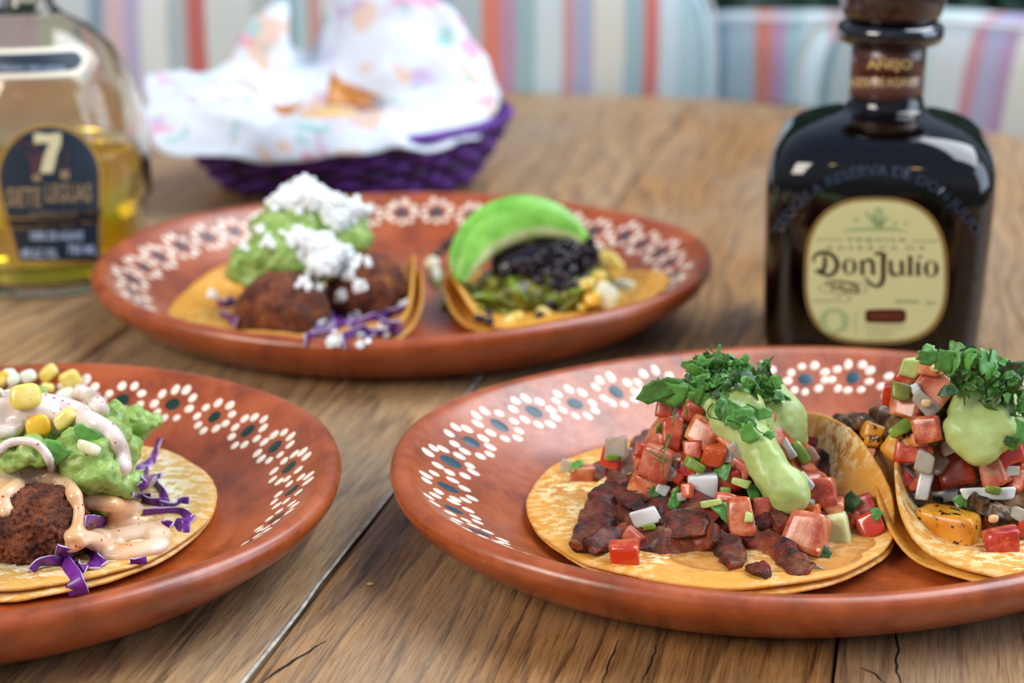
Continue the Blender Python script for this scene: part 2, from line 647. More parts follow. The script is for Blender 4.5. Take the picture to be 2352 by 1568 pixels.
def lathe(prof, cx, cy, seg=48, cap=True):
    V, F = [], []
    for (r, z) in prof:
        for j in range(seg):
            a = 2 * PI * j / seg
            V.append((cx + r * math.cos(a), cy + r * math.sin(a), z))
    for k in range(len(prof) - 1):
        for j in range(seg):
            j2 = (j + 1) % seg
            F.append([k * seg + j, k * seg + j2, (k + 1) * seg + j2, (k + 1) * seg + j])
    if cap:
        F.append(list(range(seg))[::-1])
        F.append([(len(prof) - 1) * seg + j for j in range(seg)])
    return np.array(V), F


def join(parts):
    V, F = [], []
    k = 0
    for v, f in parts:
        V.append(np.asarray(v))
        F += [[i + k for i in q] for q in f]
        k += len(v)
    return np.vstack(V), F


_ico = None


def ico():
    global _ico
    if _ico is None:
        import bmesh
        b = bmesh.new()
        bmesh.ops.create_icosphere(b, subdivisions=2, radius=1)
        _ico = (np.array([v.co[:] for v in b.verts]), [[v.index for v in f.verts] for f in b.faces])
        b.free()
    return _ico


def blob(balls, voxel=0.1, smooth_it=4, amp=0.0, fr=1.5, amp2=0.0, fr2=5.0):
    """one continuous soft mass: union of balls (x,y,z,rx,ry,rz), remeshed, smoothed, roughened"""
    iv, jf = ico()
    V, F = join([(iv * np.array(b[3:6]) + np.array(b[:3]), jf) for b in balls])
    me = bpy.data.meshes.new('tmp')
    me.from_pydata((V * U).tolist(), [], F)
    o = bpy.data.objects.new('tmp', me)
    COL.objects.link(o)
    r = o.modifiers.new('r', 'REMESH')
    r.mode = 'VOXEL'
    r.voxel_size = voxel * U
    s_ = o.modifiers.new('s', 'SMOOTH')
    s_.iterations = smooth_it
    s_.factor = 0.5
    dg = bpy.context.evaluated_depsgraph_get()
    dg.update()
    ev = o.evaluated_get(dg)
    em = ev.to_mesh()
    V = np.array([v.co[:] for v in em.vertices]) / U
    N = np.array([v.normal[:] for v in em.vertices])
    F = [list(q.vertices) for q in em.polygons]
    ev.to_mesh_clear()
    bpy.data.objects.remove(o)
    bpy.data.meshes.remove(me)
    if amp or amp2:
        sd = random.uniform(0, 90)
        for i in range(len(V)):
            p = Vector(V[i] * fr) + Vector((sd, sd, sd))
            a = noise.noise(p) * amp
            if amp2:
                a += noise.noise(Vector(V[i] * fr2) + Vector((sd, 0, sd))) * amp2
            V[i] += N[i] * a
    return V, F


def tube_balls(P, rad, n=None, flat=1.0):
    """balls strung along a curve for blob()"""
    C = cr(P, 60)
    L = np.linalg.norm(np.diff(C, axis=0), axis=1).sum()
    r0 = rad if not callable(rad) else rad(0.5)
    n = n or max(4, int(L / (r0 * 0.35)))
    C = cr(P, n)
    out = []
    for k in range(n):
        r = rad(k / (n - 1)) if callable(rad) else rad
        out.append((*C[k], r, r, r * flat))
    return out


class Surf:
    """ray targets: find where a line of sight lands on what is already built"""
    def __init__(s):
        s.t = []

    def add(s, V, F):
        s.t.append(BVHTree.FromPolygons([tuple(v) for v in V], F))
        return s

    def cast(s, o, d):
        best = None
        for t in s.t:
            h = t.ray_cast(Vector(o), Vector(d))
            if h[0] is not None and (best is None or h[3] < best[3]):
                best = h
        return best

    def hit(s, px, py, lift=0.0, dY=0.0):
        d = ray(px, py)
        d = d / np.linalg.norm(d)
        h = s.cast(CO, d)
        if h is None:
            return None, None
        p = np.array(h[0])
        return p - d * lift, np.array(h[1])

    def down(s, x, y):
        h = s.cast((x, y, 60), (0, 0, -1))
        return None if h is None else h[0].z


# ------------------------------------------------------------------ floor, bench, hedge
GZ = -75.0
m = Mat('concrete_floor', '#77716a', 0.8)
m.color(m.ramp(m.noise(0.05, 5), [(0.3, '#66615b'), (0.7, '#8a857e')]))
mk('floor', [(-250, -200, GZ), (250, -200, GZ), (250, 330, GZ), (-250, 330, GZ)], [[0, 1, 2, 3]], m.m, kind='structure', smooth=False)

m = Mat('striped_cushion_fabric', rough=0.85)
sx = m.sep(m.vec((1, 1, 1), rnd=False))[0]
STR = [(-60, '#a9bcc0'), (-52, '#c9c6c0'), (-48, '#b56a68'), (-45, '#b9b2c8'), (-40, '#b8c2c4'), (-36, '#7c93a2'), (-34.5, '#c7adb0'), (-33, '#a9a2c0'),
       (-31.5, '#cfd4d0'), (-29.3, '#a5b0b2'), (-27.6, '#b5635e'), (-26, '#c3cac6'), (-22, '#a8b2b4'), (-19.7, '#7c99a6'), (-18.5, '#a4c0c4'), (-17.6, '#bb938e'),
       (-16.3, '#cfd8d6'), (-12, '#b56a68'), (-10, '#c3cac6'), (-6.8, '#7796a4'), (-5.3, '#a9b6ba'), (-2.9, '#cf7a68'), (-1.0, '#b08aa4'), (0.1, '#93b0b4'),
       (1.7, '#c4d2d4'), (4.2, '#be9397'), (5.2, '#a3a6c0'), (6.9, '#d0cfc4'), (9.3, '#96b0b5'), (10.9, '#c47068'), (12.3, '#bccdd2'), (14.0, '#a4bdc4'), (18, '#b4cbcf')]
rmp = m.nt.nodes.new('ShaderNodeValToRGB')
rmp.color_ramp.interpolation = 'CONSTANT'
els = rmp.color_ramp.elements
x0s, x1s = -60, 24
STR = [STR[0]] + STR[3:]
els[0].position = 0
els[0].color = lin(STR[0][1])
els[1].position = (STR[-1][0] - x0s) / (x1s - x0s)
els[1].color = lin(STR[-1][1])
for a, c_ in STR[1:-1]:
    q = els.new((a - x0s) / (x1s - x0s))
    q.color = lin(c_)
wob = m.noise(0.12, 2, 0.5, m.vec((0.3, 0.3, 1), rnd=False))
xx = m.math('ADD', sx, m.math('MULTIPLY', m.math('SUBTRACT', wob, 0.5), 0.8))
m.nt.links.new(m.math('DIVIDE', m.math('SUBTRACT', xx, x0s), x1s - x0s), rmp.inputs[0])
m.color(rmp.outputs[0])
m.bump(m.noise(6, 2), 0.3, 0.03)
m.b.inputs['Sheen Weight'].default_value = 0.25
M['stripes'] = m.m

m = Mat('striped_pillow_fabric', rough=0.85)
sx = m.sep(m.vec((1, 1, 1), rnd=False))[0]
STR2 = [(-30, '#b4cbcf'), (-13.5, '#a85a6c'), (-12.4, '#7d3c46'), (-11.7, '#cfe2e2'), (-9.6, '#7898a6'), (-8.4, '#a9bcc4'), (-5.2, '#cb7260'), (-3.6, '#b7cbcc'), (0.5, '#c3cdd2'),
        (3.2, '#b98a95'), (4.4, '#a3a3c0'), (5.8, '#a98fae'), (7.0, '#ccd0c8'), (9.4, '#9fb4b6'), (11.2, '#c56a64'), (12.8, '#bcc4c0'), (16, '#a9bcc4'), (19, '#b98a95')]
rmp = m.nt.nodes.new('ShaderNodeValToRGB')
rmp.color_ramp.interpolation = 'CONSTANT'
els = rmp.color_ramp.elements
els[0].color = lin(STR2[0][1])
els[1].position = (STR2[-1][0] + 30) / 60
els[1].color = lin(STR2[-1][1])
for a, c_ in STR2[1:-1]:
    q = els.new((a + 30) / 60)
    q.color = lin(c_)
m.nt.links.new(m.math('DIVIDE', m.math('ADD', sx, 30), 60), rmp.inputs[0])
m.color(rmp.outputs[0])
M['stripes_pillow'] = m.m
M['piping'] = Mat('cushion_piping', '#c9cdd0', 0.8).m


def cushion(name, mat, x0, x1, y, z0, z1, depth, rz, piv, label, lean=0.0, cat='cushion', p=5):
    V, F = cubegrid(14)
    V = V.copy()
    # rounded box: flat-ish front, soft shoulders
    r = (np.abs(V) ** p).sum(1) ** (1 / p)
    V = V / r[:, None]
    w, h = (x1 - x0) / 2, (z1 - z0) / 2
    P = np.zeros_like(V)
    xc = (x0 + x1) / 2
    P[:, 0] = V[:, 0] * w + xc
    P[:, 1] = V[:, 1] * depth / 2 * (1 + 0.25 * (1 - V[:, 0] ** 2) * (1 - V[:, 2] ** 2)) + lean * V[:, 2] * h
    P[:, 2] = V[:, 2] * h
    e_ = empty(name, (piv[0], piv[1], z0), label, cat, rz=rz)
    ob = mk('cover', P + np.array([0, 0, h]) + np.array(e_['org']), F, mat, parent=e_)
    # piping along the top edge loop
    L = []
    for k in range(80):
        a = 2 * PI * k / 80
        ca, sa = math.cos(a), math.sin(a)
        q = 8
        rr = (abs(ca) ** q + abs(sa) ** q) ** (-1 / q)
        L.append((xc + ca * rr * w * 1.0, -depth * 0.40, h + sa * rr * h * 0.99))
    Vp, Fp = sweep(np.array(L) + np.array(e_['org']), 0.5, 0.5, (0, -1, 0), seg=6, closed=True, p=2)
    mk('piping', Vp, Fp, 'piping', parent=e_)
    return e_


cushion('back_cushion', 'stripes', -78, 17.5, 0, -30, 13.0, 12, 0.0, (0, 151.5, 0), 'long striped bench cushion behind the paper-lined basket', p=7)
cushion('back_cushion', 'stripes', -14, 22, 0, -28, 4.2, 9, -0.10, (26.0, 165.0, 0), 'striped cushion seen in the gap between the long cushion and the throw cushion')
cushion('throw_pillow', 'stripes_pillow', -10.8, 21, 0, -26, 7.5, 9, -0.62, (34.7, 138.0, 0), 'striped throw cushion with teal and coral bands behind the dark square bottle', lean=0.12)
m = Mat('bench_wood', '#6a4a30', 0.6)
be = empty('bench', (0, 165, GZ), 'dark wooden bench carrying the striped cushions', 'bench')
for nm, (x0, x1, y0, y1, z0, z1) in (('seat', (-75, 80, 120, 190, -36, -31)), ('backrest', (-75, 80, 184, 188, -31, -8)), ('leg', (-72, -66, 150, 186, GZ, -36)), ('leg', (66, 72, 150, 186, GZ, -36))):
    V = [(x, y, z) for x in (x0, x1) for y in (y0, y1) for z in (z0, z1)]
    mk(nm, V, [[0, 1, 3, 2], [4, 6, 7, 5], [0, 4, 5, 1], [2, 3, 7, 6], [0, 2, 6, 4], [1, 5, 7, 3]], m.m, parent=be, smooth=False)

# hedge behind the bench
m = Mat('hedge_leaf', rough=0.5)
oi = m.noise(0.3, 3)
m.color(m.ramp(oi, [(0.35, '#07160f'), (0.65, '#1e4a34')]))
M['hedge'] = m.m
rs = random.Random(5)
HV, HF = [], []
for i in range(5200):
    x, z = rs.uniform(-130, 150), rs.uniform(GZ, 70)
    y = 232 + rs.uniform(-9, 6)
    s_ = rs.uniform(2.0, 4.0)
    a, b_ = rs.uniform(0, 2 * PI), rs.uniform(-0.8, 0.8)
    ux = np.array([math.cos(a), math.sin(a) * math.sin(b_), math.sin(a) * math.cos(b_)]) * s_
    uy = np.cross(ux, [0.2, -1, 0.3 + b_])
    uy = uy / np.linalg.norm(uy) * s_ * 0.5
    k = len(HV)
    p_ = np.array([x, y, z])
    HV += [p_ - ux, p_ - uy + [0, -0.4, 0], p_ + ux, p_ + uy + [0, -0.4, 0]]
    HF += [[k, k + 1, k + 2], [k, k + 2, k + 3]]
hd = mk('hedge', HV, HF, 'hedge', label='dark green hedge growing behind the striped bench', cat='hedge', kind='stuff', smooth=False)
hv = [(x, y, z) for x in (-130, 150) for y in (234, 250) for z in (GZ, 66)]
mk('branches', hv, [[0, 1, 3, 2], [4, 6, 7, 5], [0, 4, 5, 1], [2, 3, 7, 6], [0, 2, 6, 4], [1, 5, 7, 3]], 'hedge', parent=hd, smooth=False)

# ------------------------------------------------------------------ table of long planks
PA = math.atan(0.239)                                  # planks run away, slightly to the right
dv = np.array([math.sin(PA), math.cos(PA)])            # along
pv = np.array([math.cos(PA), -math.sin(PA)])           # across
s_ref = np.dot([-4.55, 58.13], pv)


def far_edge(x):
    """how far the table top reaches at x before the cushions"""
    return float(np.interp(x, [-70, -34, -1, 19, 30, 37.3, 60], [147, 146.5, 144.7, 141.3, 134, 124.7, 104]))


tb = empty('table', (0, 90, GZ), 'rustic wooden table of weathered planks under all the plates', 'table')
tb['org'] = [0.0, 90.0, GZ]
offs = [-75, -56, -37, -18.5, 0.0, 16.8, 35.0, 53, 71]
PLX = []
for i in range(len(offs) - 1):
    a, b_ = offs[i] + 0.025, offs[i + 1] - 0.025
    if i == 3: b_ -= 0.12
    V, F = [], []
    n = 26
    prof = [(a, -0.28), (a + 0.05, -0.10), (a + 0.16, -0.02), (a + 0.4, 0.0), ((a + b_) / 2, 0.0), (b_ - 0.4, 0.0), (b_ - 0.16, -0.02), (b_ - 0.05, -0.10), (b_, -0.28), (b_, -3.2), (a, -3.2)]
    org = pv * (s_ref + (a + b_) / 2) + dv * 80
    for k in range(n):
        for (q, z) in prof:
            base = pv * (s_ref + q)
            # far end follows the cushions
            t = 40.0
            lo_t = (26.0 - base[1]) / dv[1]
            t1 = 160.0
            for _ in range(30):
                pt = base + dv * t1
                t1 -= (pt[1] - far_edge(pt[0])) * 0.7
            tt = lo_t + (t1 - lo_t) * k / (n - 1)
            pt = base + dv * tt
            V.append((pt[0], pt[1], z))
    m_ = len(prof)
    for k in range(n - 1):
        for j in range(m_):
            j2 = (j + 1) % m_
            F.append([k * m_ + j, (k + 1) * m_ + j, (k + 1) * m_ + j2, k * m_ + j2])
    F.append(list(range(m_)))
    F.append([(n - 1) * m_ + j for j in range(m_)][::-1])
    V = np.array(V)
    # plank with its own axes, so the grain runs along it
    R = np.array([[dv[0], dv[1], 0], [-dv[1], dv[0], 0], [0, 0, 1]])      # world -> local
    L = (V - np.array([org[0], org[1], 0])) @ R.T
    me = bpy.data.meshes.new('plank')
    me.from_pydata((L * U).tolist(), [], F)
    me.materials.append(M['wood_warm' if i in (4, 1, 6) else 'wood'])
    o = bpy.data.objects.new('plank', me)
    COL.objects.link(o)
    o.parent = tb
    o.location = ((org[0] - 0) * U, (org[1] - 90) * U, -GZ * U)
    o.rotation_euler = (0, 0, PI / 2 - PA)
    o['org'] = [float(org[0]), float(org[1]), 0.0]
# whitish filler left in one joint, and a shadowed batten closing the joints from below
P = [np.append(pv * (s_ref - 0.11) + dv * t, -0.05) for t in np.linspace(-16, 86, 30)]
V, F = sweep(P, 0.14, 0.10, (0, 0, 1), n=60, seg=6, p=3, amp=0.05, fr=0.9)
mk('joint_filler', V, F, 'filler', parent=tb)
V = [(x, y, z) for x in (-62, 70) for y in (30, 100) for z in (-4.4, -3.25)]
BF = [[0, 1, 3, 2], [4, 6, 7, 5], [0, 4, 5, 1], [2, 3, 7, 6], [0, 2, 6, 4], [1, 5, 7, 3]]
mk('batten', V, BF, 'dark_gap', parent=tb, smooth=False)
for (x, y) in ((-52, 34), (58, 34), (-52, 94), (58, 94)):
    V = [(x + a, y + b_, z) for a in (0, 7) for b_ in (0, 5) for z in (GZ, -4.4)]
    mk('leg', V, BF, 'wood', parent=tb, smooth=False)

# ------------------------------------------------------------------ plates
PROF = [(5.2, 0.0), (4.4, 0.05), (3.2, 0.35), (2.0, 0.85), (1.0, 1.45), (0.35, 2.0), (0.06, 2.45), (0.0, 2.7), (0.08, 2.92), (0.25, 3.03), (0.45, 3.05), (0.66, 2.98),
        (0.85, 2.84), (1.2, 2.58), (2.0, 2.15), (2.8, 1.75), (3.6, 1.35), (4.3, 1.02), (4.9, 0.85), (5.4, 0.80)]


class Plate:
    def __init__(s, cx, cy, a, b, rot, n=2.05, roll=0.0, ptch=0.0, wx=1.0):
        s.c, s.a, s.b, s.rot, s.n, s.roll, s.pt, s.wx = (cx, cy), a, b, rot, n, roll, ptch, wx
        V, F = [], []
        seg = 144
        for (d, z) in PROF:
            for j in range(seg):
                V.append(s.pos(2 * PI * j / seg, d, z))
        k0 = len(PROF)
        for q in (0.66, 0.33):
            for j in range(seg):
                V.append(s.pos(2 * PI * j / seg, 5.4, 0.8, q))
        K = len(PROF) + 2
        for k in range(K - 1):
            for j in range(seg):
                j2 = (j + 1) % seg
                F.append([k * seg + j, k * seg + j2, (k + 1) * seg + j2, (k + 1) * seg + j])
        V.append(s.pos(0, 5.4, 0.8, 0.0))
        V.append(s.pos(0, 5.2, 0.0, 0.0))
        for j in range(seg):
            F.append([(K - 1) * seg + j, (K - 1) * seg + (j + 1) % seg, len(V) - 2])
            F.append([(j + 1) % seg, j, len(V) - 1])
        s.V, s.F = np.array(V), F

    def pos(s, th, d, z, q=1.0):
        ca, sa = math.cos(th), math.sin(th)
        e_ = 2 / s.n
        dy = d if d < 1.2 else 1.2 + (d - 1.2) * 0.66
        dx = d if d < 1.2 else 1.2 + (d - 1.2) * s.wx
        x = math.copysign(abs(ca) ** e_, ca) * (s.a - dx) * q
        y = math.copysign(abs(sa) ** e_, sa) * (s.b - dy) * q
        wob = 0.10 * math.sin(2 * th + s.a) + 0.06 * math.sin(5 * th + 1)
        z = z + wob * min(z, 3) / 3 + x * s.roll + y * s.pt
        c_, s_ = math.cos(s.rot), math.sin(s.rot)
        return (s.c[0] + x * c_ - y * s_, s.c[1] + x * s_ + y * c_, z)

    def wall(s, th, d):
        z = float(np.interp(d, [p[0] for p in PROF[9:]], [p[1] for p in PROF[9:]]))
        return np.array(s.pos(th, d, z))


def make_plate(P, label, centre_mat, seed, spacing=1.95, dcen=1.95):
    root = empty('clay_plate', (P.c[0], P.c[1], 0), label, 'plate', 'glazed terracotta plates with painted dot flowers')
    mk('dish', P.V, P.F, 'clay', parent=root)
    rs = random.Random(seed)
    # walk round the wall at even spacing
    ths = np.linspace(0, 2 * PI, 721)
    pts = np.array([P.wall(t, dcen) for t in ths])
    cum = np.concatenate([[0], np.cumsum(np.linalg.norm(np.diff(pts, axis=0), axis=1))])
    nfl = int(cum[-1] / spacing)
    for k in range(nfl):
        th = float(np.interp((k + rs.uniform(-0.08, 0.08)) * cum[-1] / nfl, cum, ths))
        d0 = dcen + rs.uniform(-0.12, 0.12)
        c0 = P.wall(th, d0)
        eth = P.wall(th + 0.01, d0) - P.wall(th - 0.01, d0)
        sth = np.linalg.norm(eth) / 0.02                       # cm per radian

        def dot(u, v, ru, rv, lift):
            """a little domed oval of slip, lying on the wall"""
            c = P.wall(th + u / sth, d0 + v)
            n_ = 10
            V = []
            for q in range(n_):
                a = 2 * PI * q / n_
                V.append(P.wall(th + (u + ru * math.cos(a)) / sth, min(max(d0 + v + rv * math.sin(a), 0.75), 5.2)) + np.array([0, 0, 0.004]))
            nn = np.cross(np.array(V[3]) - c, np.array(V[0]) - c)
            nn /= np.linalg.norm(nn) + 1e-9
            if nn[2] < 0: nn = -nn
            ring = [c + (np.array(w_) - c) * 0.6 + nn * lift for w_ in V]
            V = V + ring + [c + nn * (lift + 0.006)]
            F = []
            for q in range(n_):
                q2 = (q + 1) % n_
                F += [[q, q2, n_ + q2, n_ + q], [n_ + q, n_ + q2, 2 * n_]]
            return np.array(V), F
        parts, fm = [], []
        cd = dot(rs.uniform(-0.04, 0.04), 0, rs.uniform(0.27, 0.33), rs.uniform(0.32, 0.40), 0.02)
        parts.append(cd)
        fm += [1] * len(cd[1])
        nd = 9
        for q in range(nd):
            a = 2 * PI * q / nd + rs.uniform(-0.1, 0.1) + 0.2
            r_ = rs.uniform(0.70, 0.82)
            dd = dot(r_ * math.cos(a), r_ * 1.02 * math.sin(a), rs.uniform(0.155, 0.20), rs.uniform(0.19, 0.25), 0.022)
            parts.append(dd)
            fm += [0] * len(dd[1])
        V, F = join(parts)
        mk('painted_flower', V, F, ['slip', centre_mat], parent=root, fm=fm)
    return root


P1 = Plate(10.2, 55.4, 14.5, 11.0, 0.20, 2.05, 0.0, 0.018)
P2 = Plate(-5.3, 81.0, 15.2, 12.8, 0.08, 2.0, 0.006, 0.018, wx=0.9)
P3 = Plate(-18.0, 53.1, 12.2, 11.3, 0.25, 2.0, 0.0, 0.0, wx=0.75)
make_plate(P1, 'terracotta plate in sharp focus under the beef and vegetable tacos', 'slip_blue', 1)
make_plate(P2, 'terracotta plate holding the croquette and black bean tacos before the basket', 'slip_blue', 2, 1.9)
make_plate(P3, 'terracotta plate with green-centred flowers under the corn-topped taco', 'slip_green', 3, 2.05)
S1, S2, S3 = Surf().add(P1.V, P1.F), Surf().add(P2.V, P2.F), Surf().add(P3.V, P3.F)


# ------------------------------------------------------------------ tortillas
def bendmap(bends):
    def f(x, y):
        z, ax, ay = 0.0, 0.0, 0.0
        for (ang, u0, rad, amax) in bends:
            ca, sa = math.cos(ang), math.sin(ang)
            u = x * ca + y * sa
            if u > u0:
                s_ = u - u0
                a = min(s_ / rad, amax)
                rest = s_ - rad * a
                du = rad * math.sin(a) + rest * math.cos(a) - s_
                z += rad * (1 - math.cos(a)) + rest * math.sin(a)
                ax += du * ca
                ay += du * sa
        return x + ax, y + ay, z
    return f


def tortilla(cx, cy, z0, R, bends, surf, seed, mat, label, group, th=0.17, drape=0.12, ripple=0.10, trim=0.0):
    f = bendmap(bends)
    NR, NS = 24, 110

    def P(u, v, r):
        x, y, z = f(u, v)
        z += z0 + ripple * noise.noise(Vector((u * 0.45 + seed, v * 0.45, seed))) * (0.4 + r)
        X, Y = cx + x, cy + y
        zs = surf.down(X, Y)
        if zs is not None and z < zs + drape:
            z = zs + drape
        return np.array([X, Y, z])
    pts = np.zeros((NR + 1, NS, 3))
    for i in range(NR + 1):
        r = i / NR
        for j in range(NS):
            a = 2 * PI * j / NS
            rr = R * r * (1 + 0.012 * noise.noise(Vector((math.cos(a) * 3 + seed, math.sin(a) * 3, 0))) * r + 0.006 * noise.noise(Vector((math.cos(a) * 18, math.sin(a) * 18, seed))) * r)
            rr *= 1 - trim * max(0.0, math.cos(a + 0.55)) ** 4
            pts[i, j] = P(rr * math.cos(a), rr * math.sin(a), r)
    # normals
    di = np.gradient(pts, axis=0)
    dj = np.roll(pts, -1, axis=1) - np.roll(pts, 1, axis=1)
    N = np.cross(di, dj)
    N /= np.linalg.norm(N, axis=2)[:, :, None] + 1e-9
    N[0] = N[1].mean(axis=0)
    if N[0, 0, 2] < 0: N = -N
    V, F = [], []
    rows = []
    for i in range(1, NR + 1):
        hh = th / 2 * (1.0 if i < NR else 0.75)
        rows.append(pts[i] + N[i] * hh)
    rad = (pts[NR] - pts[NR - 1])
    rad /= np.linalg.norm(rad, axis=1)[:, None]
    rows.append(pts[NR] + rad * 0.05)
    for i in range(NR, 0, -1):
        hh = th / 2 * (1.0 if i < NR else 0.75)
        rows.append(pts[i] - N[i] * hh)
    for r_ in rows:
        V += r_.tolist()
    K = len(rows)
    for k in range(K - 1):
        for j in range(NS):
            j2 = (j + 1) % NS
            F.append([k * NS + j, (k + 1) * NS + j, (k + 1) * NS + j2, k * NS + j2])
    V.append((pts[0, 0] + N[0, 0] * th / 2).tolist())
    V.append((pts[0, 0] - N[0, 0] * th / 2).tolist())
    for j in range(NS):
        j2 = (j + 1) % NS
        F.append([j, j2, len(V) - 2])
        F.append([(K - 1) * NS + j2, (K - 1) * NS + j, len(V) - 1])
    V = np.array(V)
    o = mk('tortilla', V, F, mat, label=label, cat='tortilla', group=group)
    return V, F


GT = 'corn tortillas stacked in pairs'
b1 = [(0.42, 3.0, 1.9, 1.38)]
v_, f_ = tortilla(6.95, 54.2, 1.05, 6.3, [(0.34, 3.7, 2.1, 1.25)], S1, 3.1, 'tortilla', 'lower of the two tortillas under the chopped beef', GT)
v_, f_ = tortilla(6.95, 54.35, 1.30, 6.4, b1, S1, 1.7, 'tortilla', 'upper of the two tortillas under the chopped beef and salsa', GT)
T1 = Surf().add(v_, f_).add(P1.V, P1.F)
b2 = [(PI - 0.30, 2.2, 2.2, 1.25), (0.1, 4.3, 2.0, 0.9)]
v_, f_ = tortilla(17.8, 54.0, 1.05, 5.95, [(PI - 0.25, 2.9, 2.4, 1.15), (0.0, 4.6, 2.2, 0.8)], S1, 5.1, 'tortilla_gold', 'lower tortilla of the vegetable taco cut by the photo edge', GT, trim=0.24)
v_, f_ = tortilla(17.9, 54.0, 1.30, 5.9, b2, S1, 6.3, 'tortilla', 'upper tortilla under the charred squash and mushrooms', GT, trim=0.24)
T2 = Surf().add(v_, f_).add(P1.V, P1.F)
v_, f_ = tortilla(-16.7, 53.9, 1.05, 6.25, [], S3, 8.1, 'tortilla_pale', 'lower flat tortilla under the corn-topped taco', GT)
v_, f_ = tortilla(-16.6, 54.1, 1.28, 6.25, [], S3, 9.3, 'tortilla_pale', 'upper flat tortilla under cabbage, guacamole and corn', GT)
T3 = Surf().add(v_, f_).add(P3.V, P3.F)
v_, f_ = tortilla(-9.9, 78.2, 1.05, 6.5, [(0.10, 4.0, 1.5, 1.4)], S2, 11.1, 'tortilla_gold', 'lower tortilla under the two cheese-topped croquettes', GT)
v_, f_ = tortilla(-9.8, 78.4, 1.30, 6.5, [(0.05, 3.5, 1.5, 1.45), (PI - 0.9, 4.6, 2.0, 0.7), (-1.75, 5.2, 1.5, 0.8)], S2, 12.3, 'tortilla_gold', 'upper folded tortilla around the two croquettes', GT)
T4 = Surf().add(v_, f_).add(P2.V, P2.F)
v_, f_ = tortilla(1.9, 79.4, 1.05, 5.6, [(PI, 3.4, 2.0, 0.8)], S2, 14.1, 'tortilla_gold', 'lower tortilla of the black bean taco', GT)
v_, f_ = tortilla(2.0, 79.5, 1.28, 5.6, [(PI + 0.1, 2.9, 1.8, 0.9)], S2, 15.3, 'tortilla_gold', 'upper tortilla under the black beans and avocado', GT)
T5 = Surf().add(v_, f_).add(P2.V, P2.F)

# ------------------------------------------------------------------ toppings: builders
def chunk(name, surf, px, py, w, h, d, mat, label, cat, group, roll=0.0, yaw=None, pit=None, lift=0.35, p=7, jit=0.14, amp=0.03, fm_skin=None, n=5, taper=0.0, dY=0.0, add=False, fr_=1.5):
    """one diced piece, w x h photo pixels across, resting where its sight line meets the food below"""
    P, N_ = surf.hit(px, py)
    if P is None:
        P = aty(px, py, 54)
    if surf in (T1, T2) and P[1] > 57.6 and name not in ('mushroom_piece', 'squash_piece'):
        P = aty(px, py, 55.4)
    s_ = px_per_cm(P)
    W, H = w / s_, h / s_
    D = d if d else min(W, H) * random.uniform(0.7, 1.0)
    dr = CO - P
    dr /= np.linalg.norm(dr)
    P = P + dr * D * lift
    V, F = lump(W, H, D, p=p, n=n, jit=jit, amp=amp, taper=taper, fr=fr_)
    yaw = random.uniform(-0.3, 0.3) if yaw is None else yaw
    pit = random.uniform(-0.3, 0.3) if pit is None else pit
    B = basis(P, math.radians(roll), yaw, pit)
    V = V @ B.T + P
    mats, fm = mat, None
    if fm_skin:
        mats = [mat, fm_skin[0]]
        nn = n * n
        fm = [0] * len(F)
        k = fm_skin[1]
        fm[k * nn:(k + 1) * nn] = [1] * nn
    o = mk(name, V, F, mats, loc=P, label=label, cat=cat, group=group, fm=fm)
    if add:
        surf.add(V, F)
    return o


# leaves: a few chopped coriander shapes that share meshes
LEAF = []
for q in range(7):
    rs = random.Random(40 + q)
    nb = 20
    V0 = []
    cut = rs.choice([0, 1, 2])
    for k in range(nb):
        a = 2 * PI * k / nb
        lob = 1 + 0.09 * math.sin(a * 3 + q) + 0.07 * math.sin(a * 8 + 2 * q) + rs.uniform(-0.19, 0.19)
        x, y = math.cos(a) * lob, math.sin(a) * lob * (0.5 + 0.05 * q)
        if cut and x > 0.35: x = 0.35 + 0.12 * y
        if cut == 2 and y < -0.35: y = -0.35
        V0.append((x, y))
    cv, cw = rs.uniform(0.05, 0.35), rs.uniform(-0.2, 0.2)
    rows = []
    for r_ in (0.33, 0.66, 1.0):
        rows.append([(x * r_, y * r_, cv * (y * r_) ** 2 + cw * (x * r_) ** 2 + 0.05 * math.sin(7 * x * r_ + q)) for (x, y) in V0])
    V = [(0, 0, 0)]
    for r_ in rows: V += r_
    F = [[0, 1 + k, 1 + (k + 1) % nb] for k in range(nb)]
    for i in range(2):
        for k in range(nb):
            k2 = (k + 1) % nb
            F.append([1 + i * nb + k, 1 + (i + 1) * nb + k, 1 + (i + 1) * nb + k2, 1 + i * nb + k2])
    nV = len(V)
    V2 = [(x, y, z - 0.05) for (x, y, z) in V]
    F2 = [[i + nV for i in f][::-1] for f in F]
    for k in range(nb):
        k2 = (k + 1) % nb
        F2.append([1 + 2 * nb + k, nV + 1 + 2 * nb + k, nV + 1 + 2 * nb + k2, 1 + 2 * nb + k2])
    me = bpy.data.meshes.new('leaf')
    me.from_pydata((np.array(V + V2) * U).tolist(), [], F + F2)
    me.materials.append(M['cilantro'])
    me.polygons.foreach_set('use_smooth', [True] * len(me.polygons))
    LEAF.append(me)


def leaf(P, size, rot, parent=None, label=None, cat=None, group=None, name='leaf', sx=1.0, which=None):
    me = LEAF[which if which is not None else random.randrange(7)]
    o = bpy.data.objects.new(name, me)
    COL.objects.link(o)
    Mx = Matrix(rot.tolist()).to_4x4() @ Matrix.Diagonal((size * sx, size, size, 1))
    org = np.array(parent['org'][:]) if parent else np.zeros(3)
    Mx.translation = Vector((np.array(P) - org) * U)
    if parent:
        o.parent = parent
    o.matrix_local = Mx
    o['org'] = [float(a) for a in P]
    tag(o, label, cat, group)
    return o


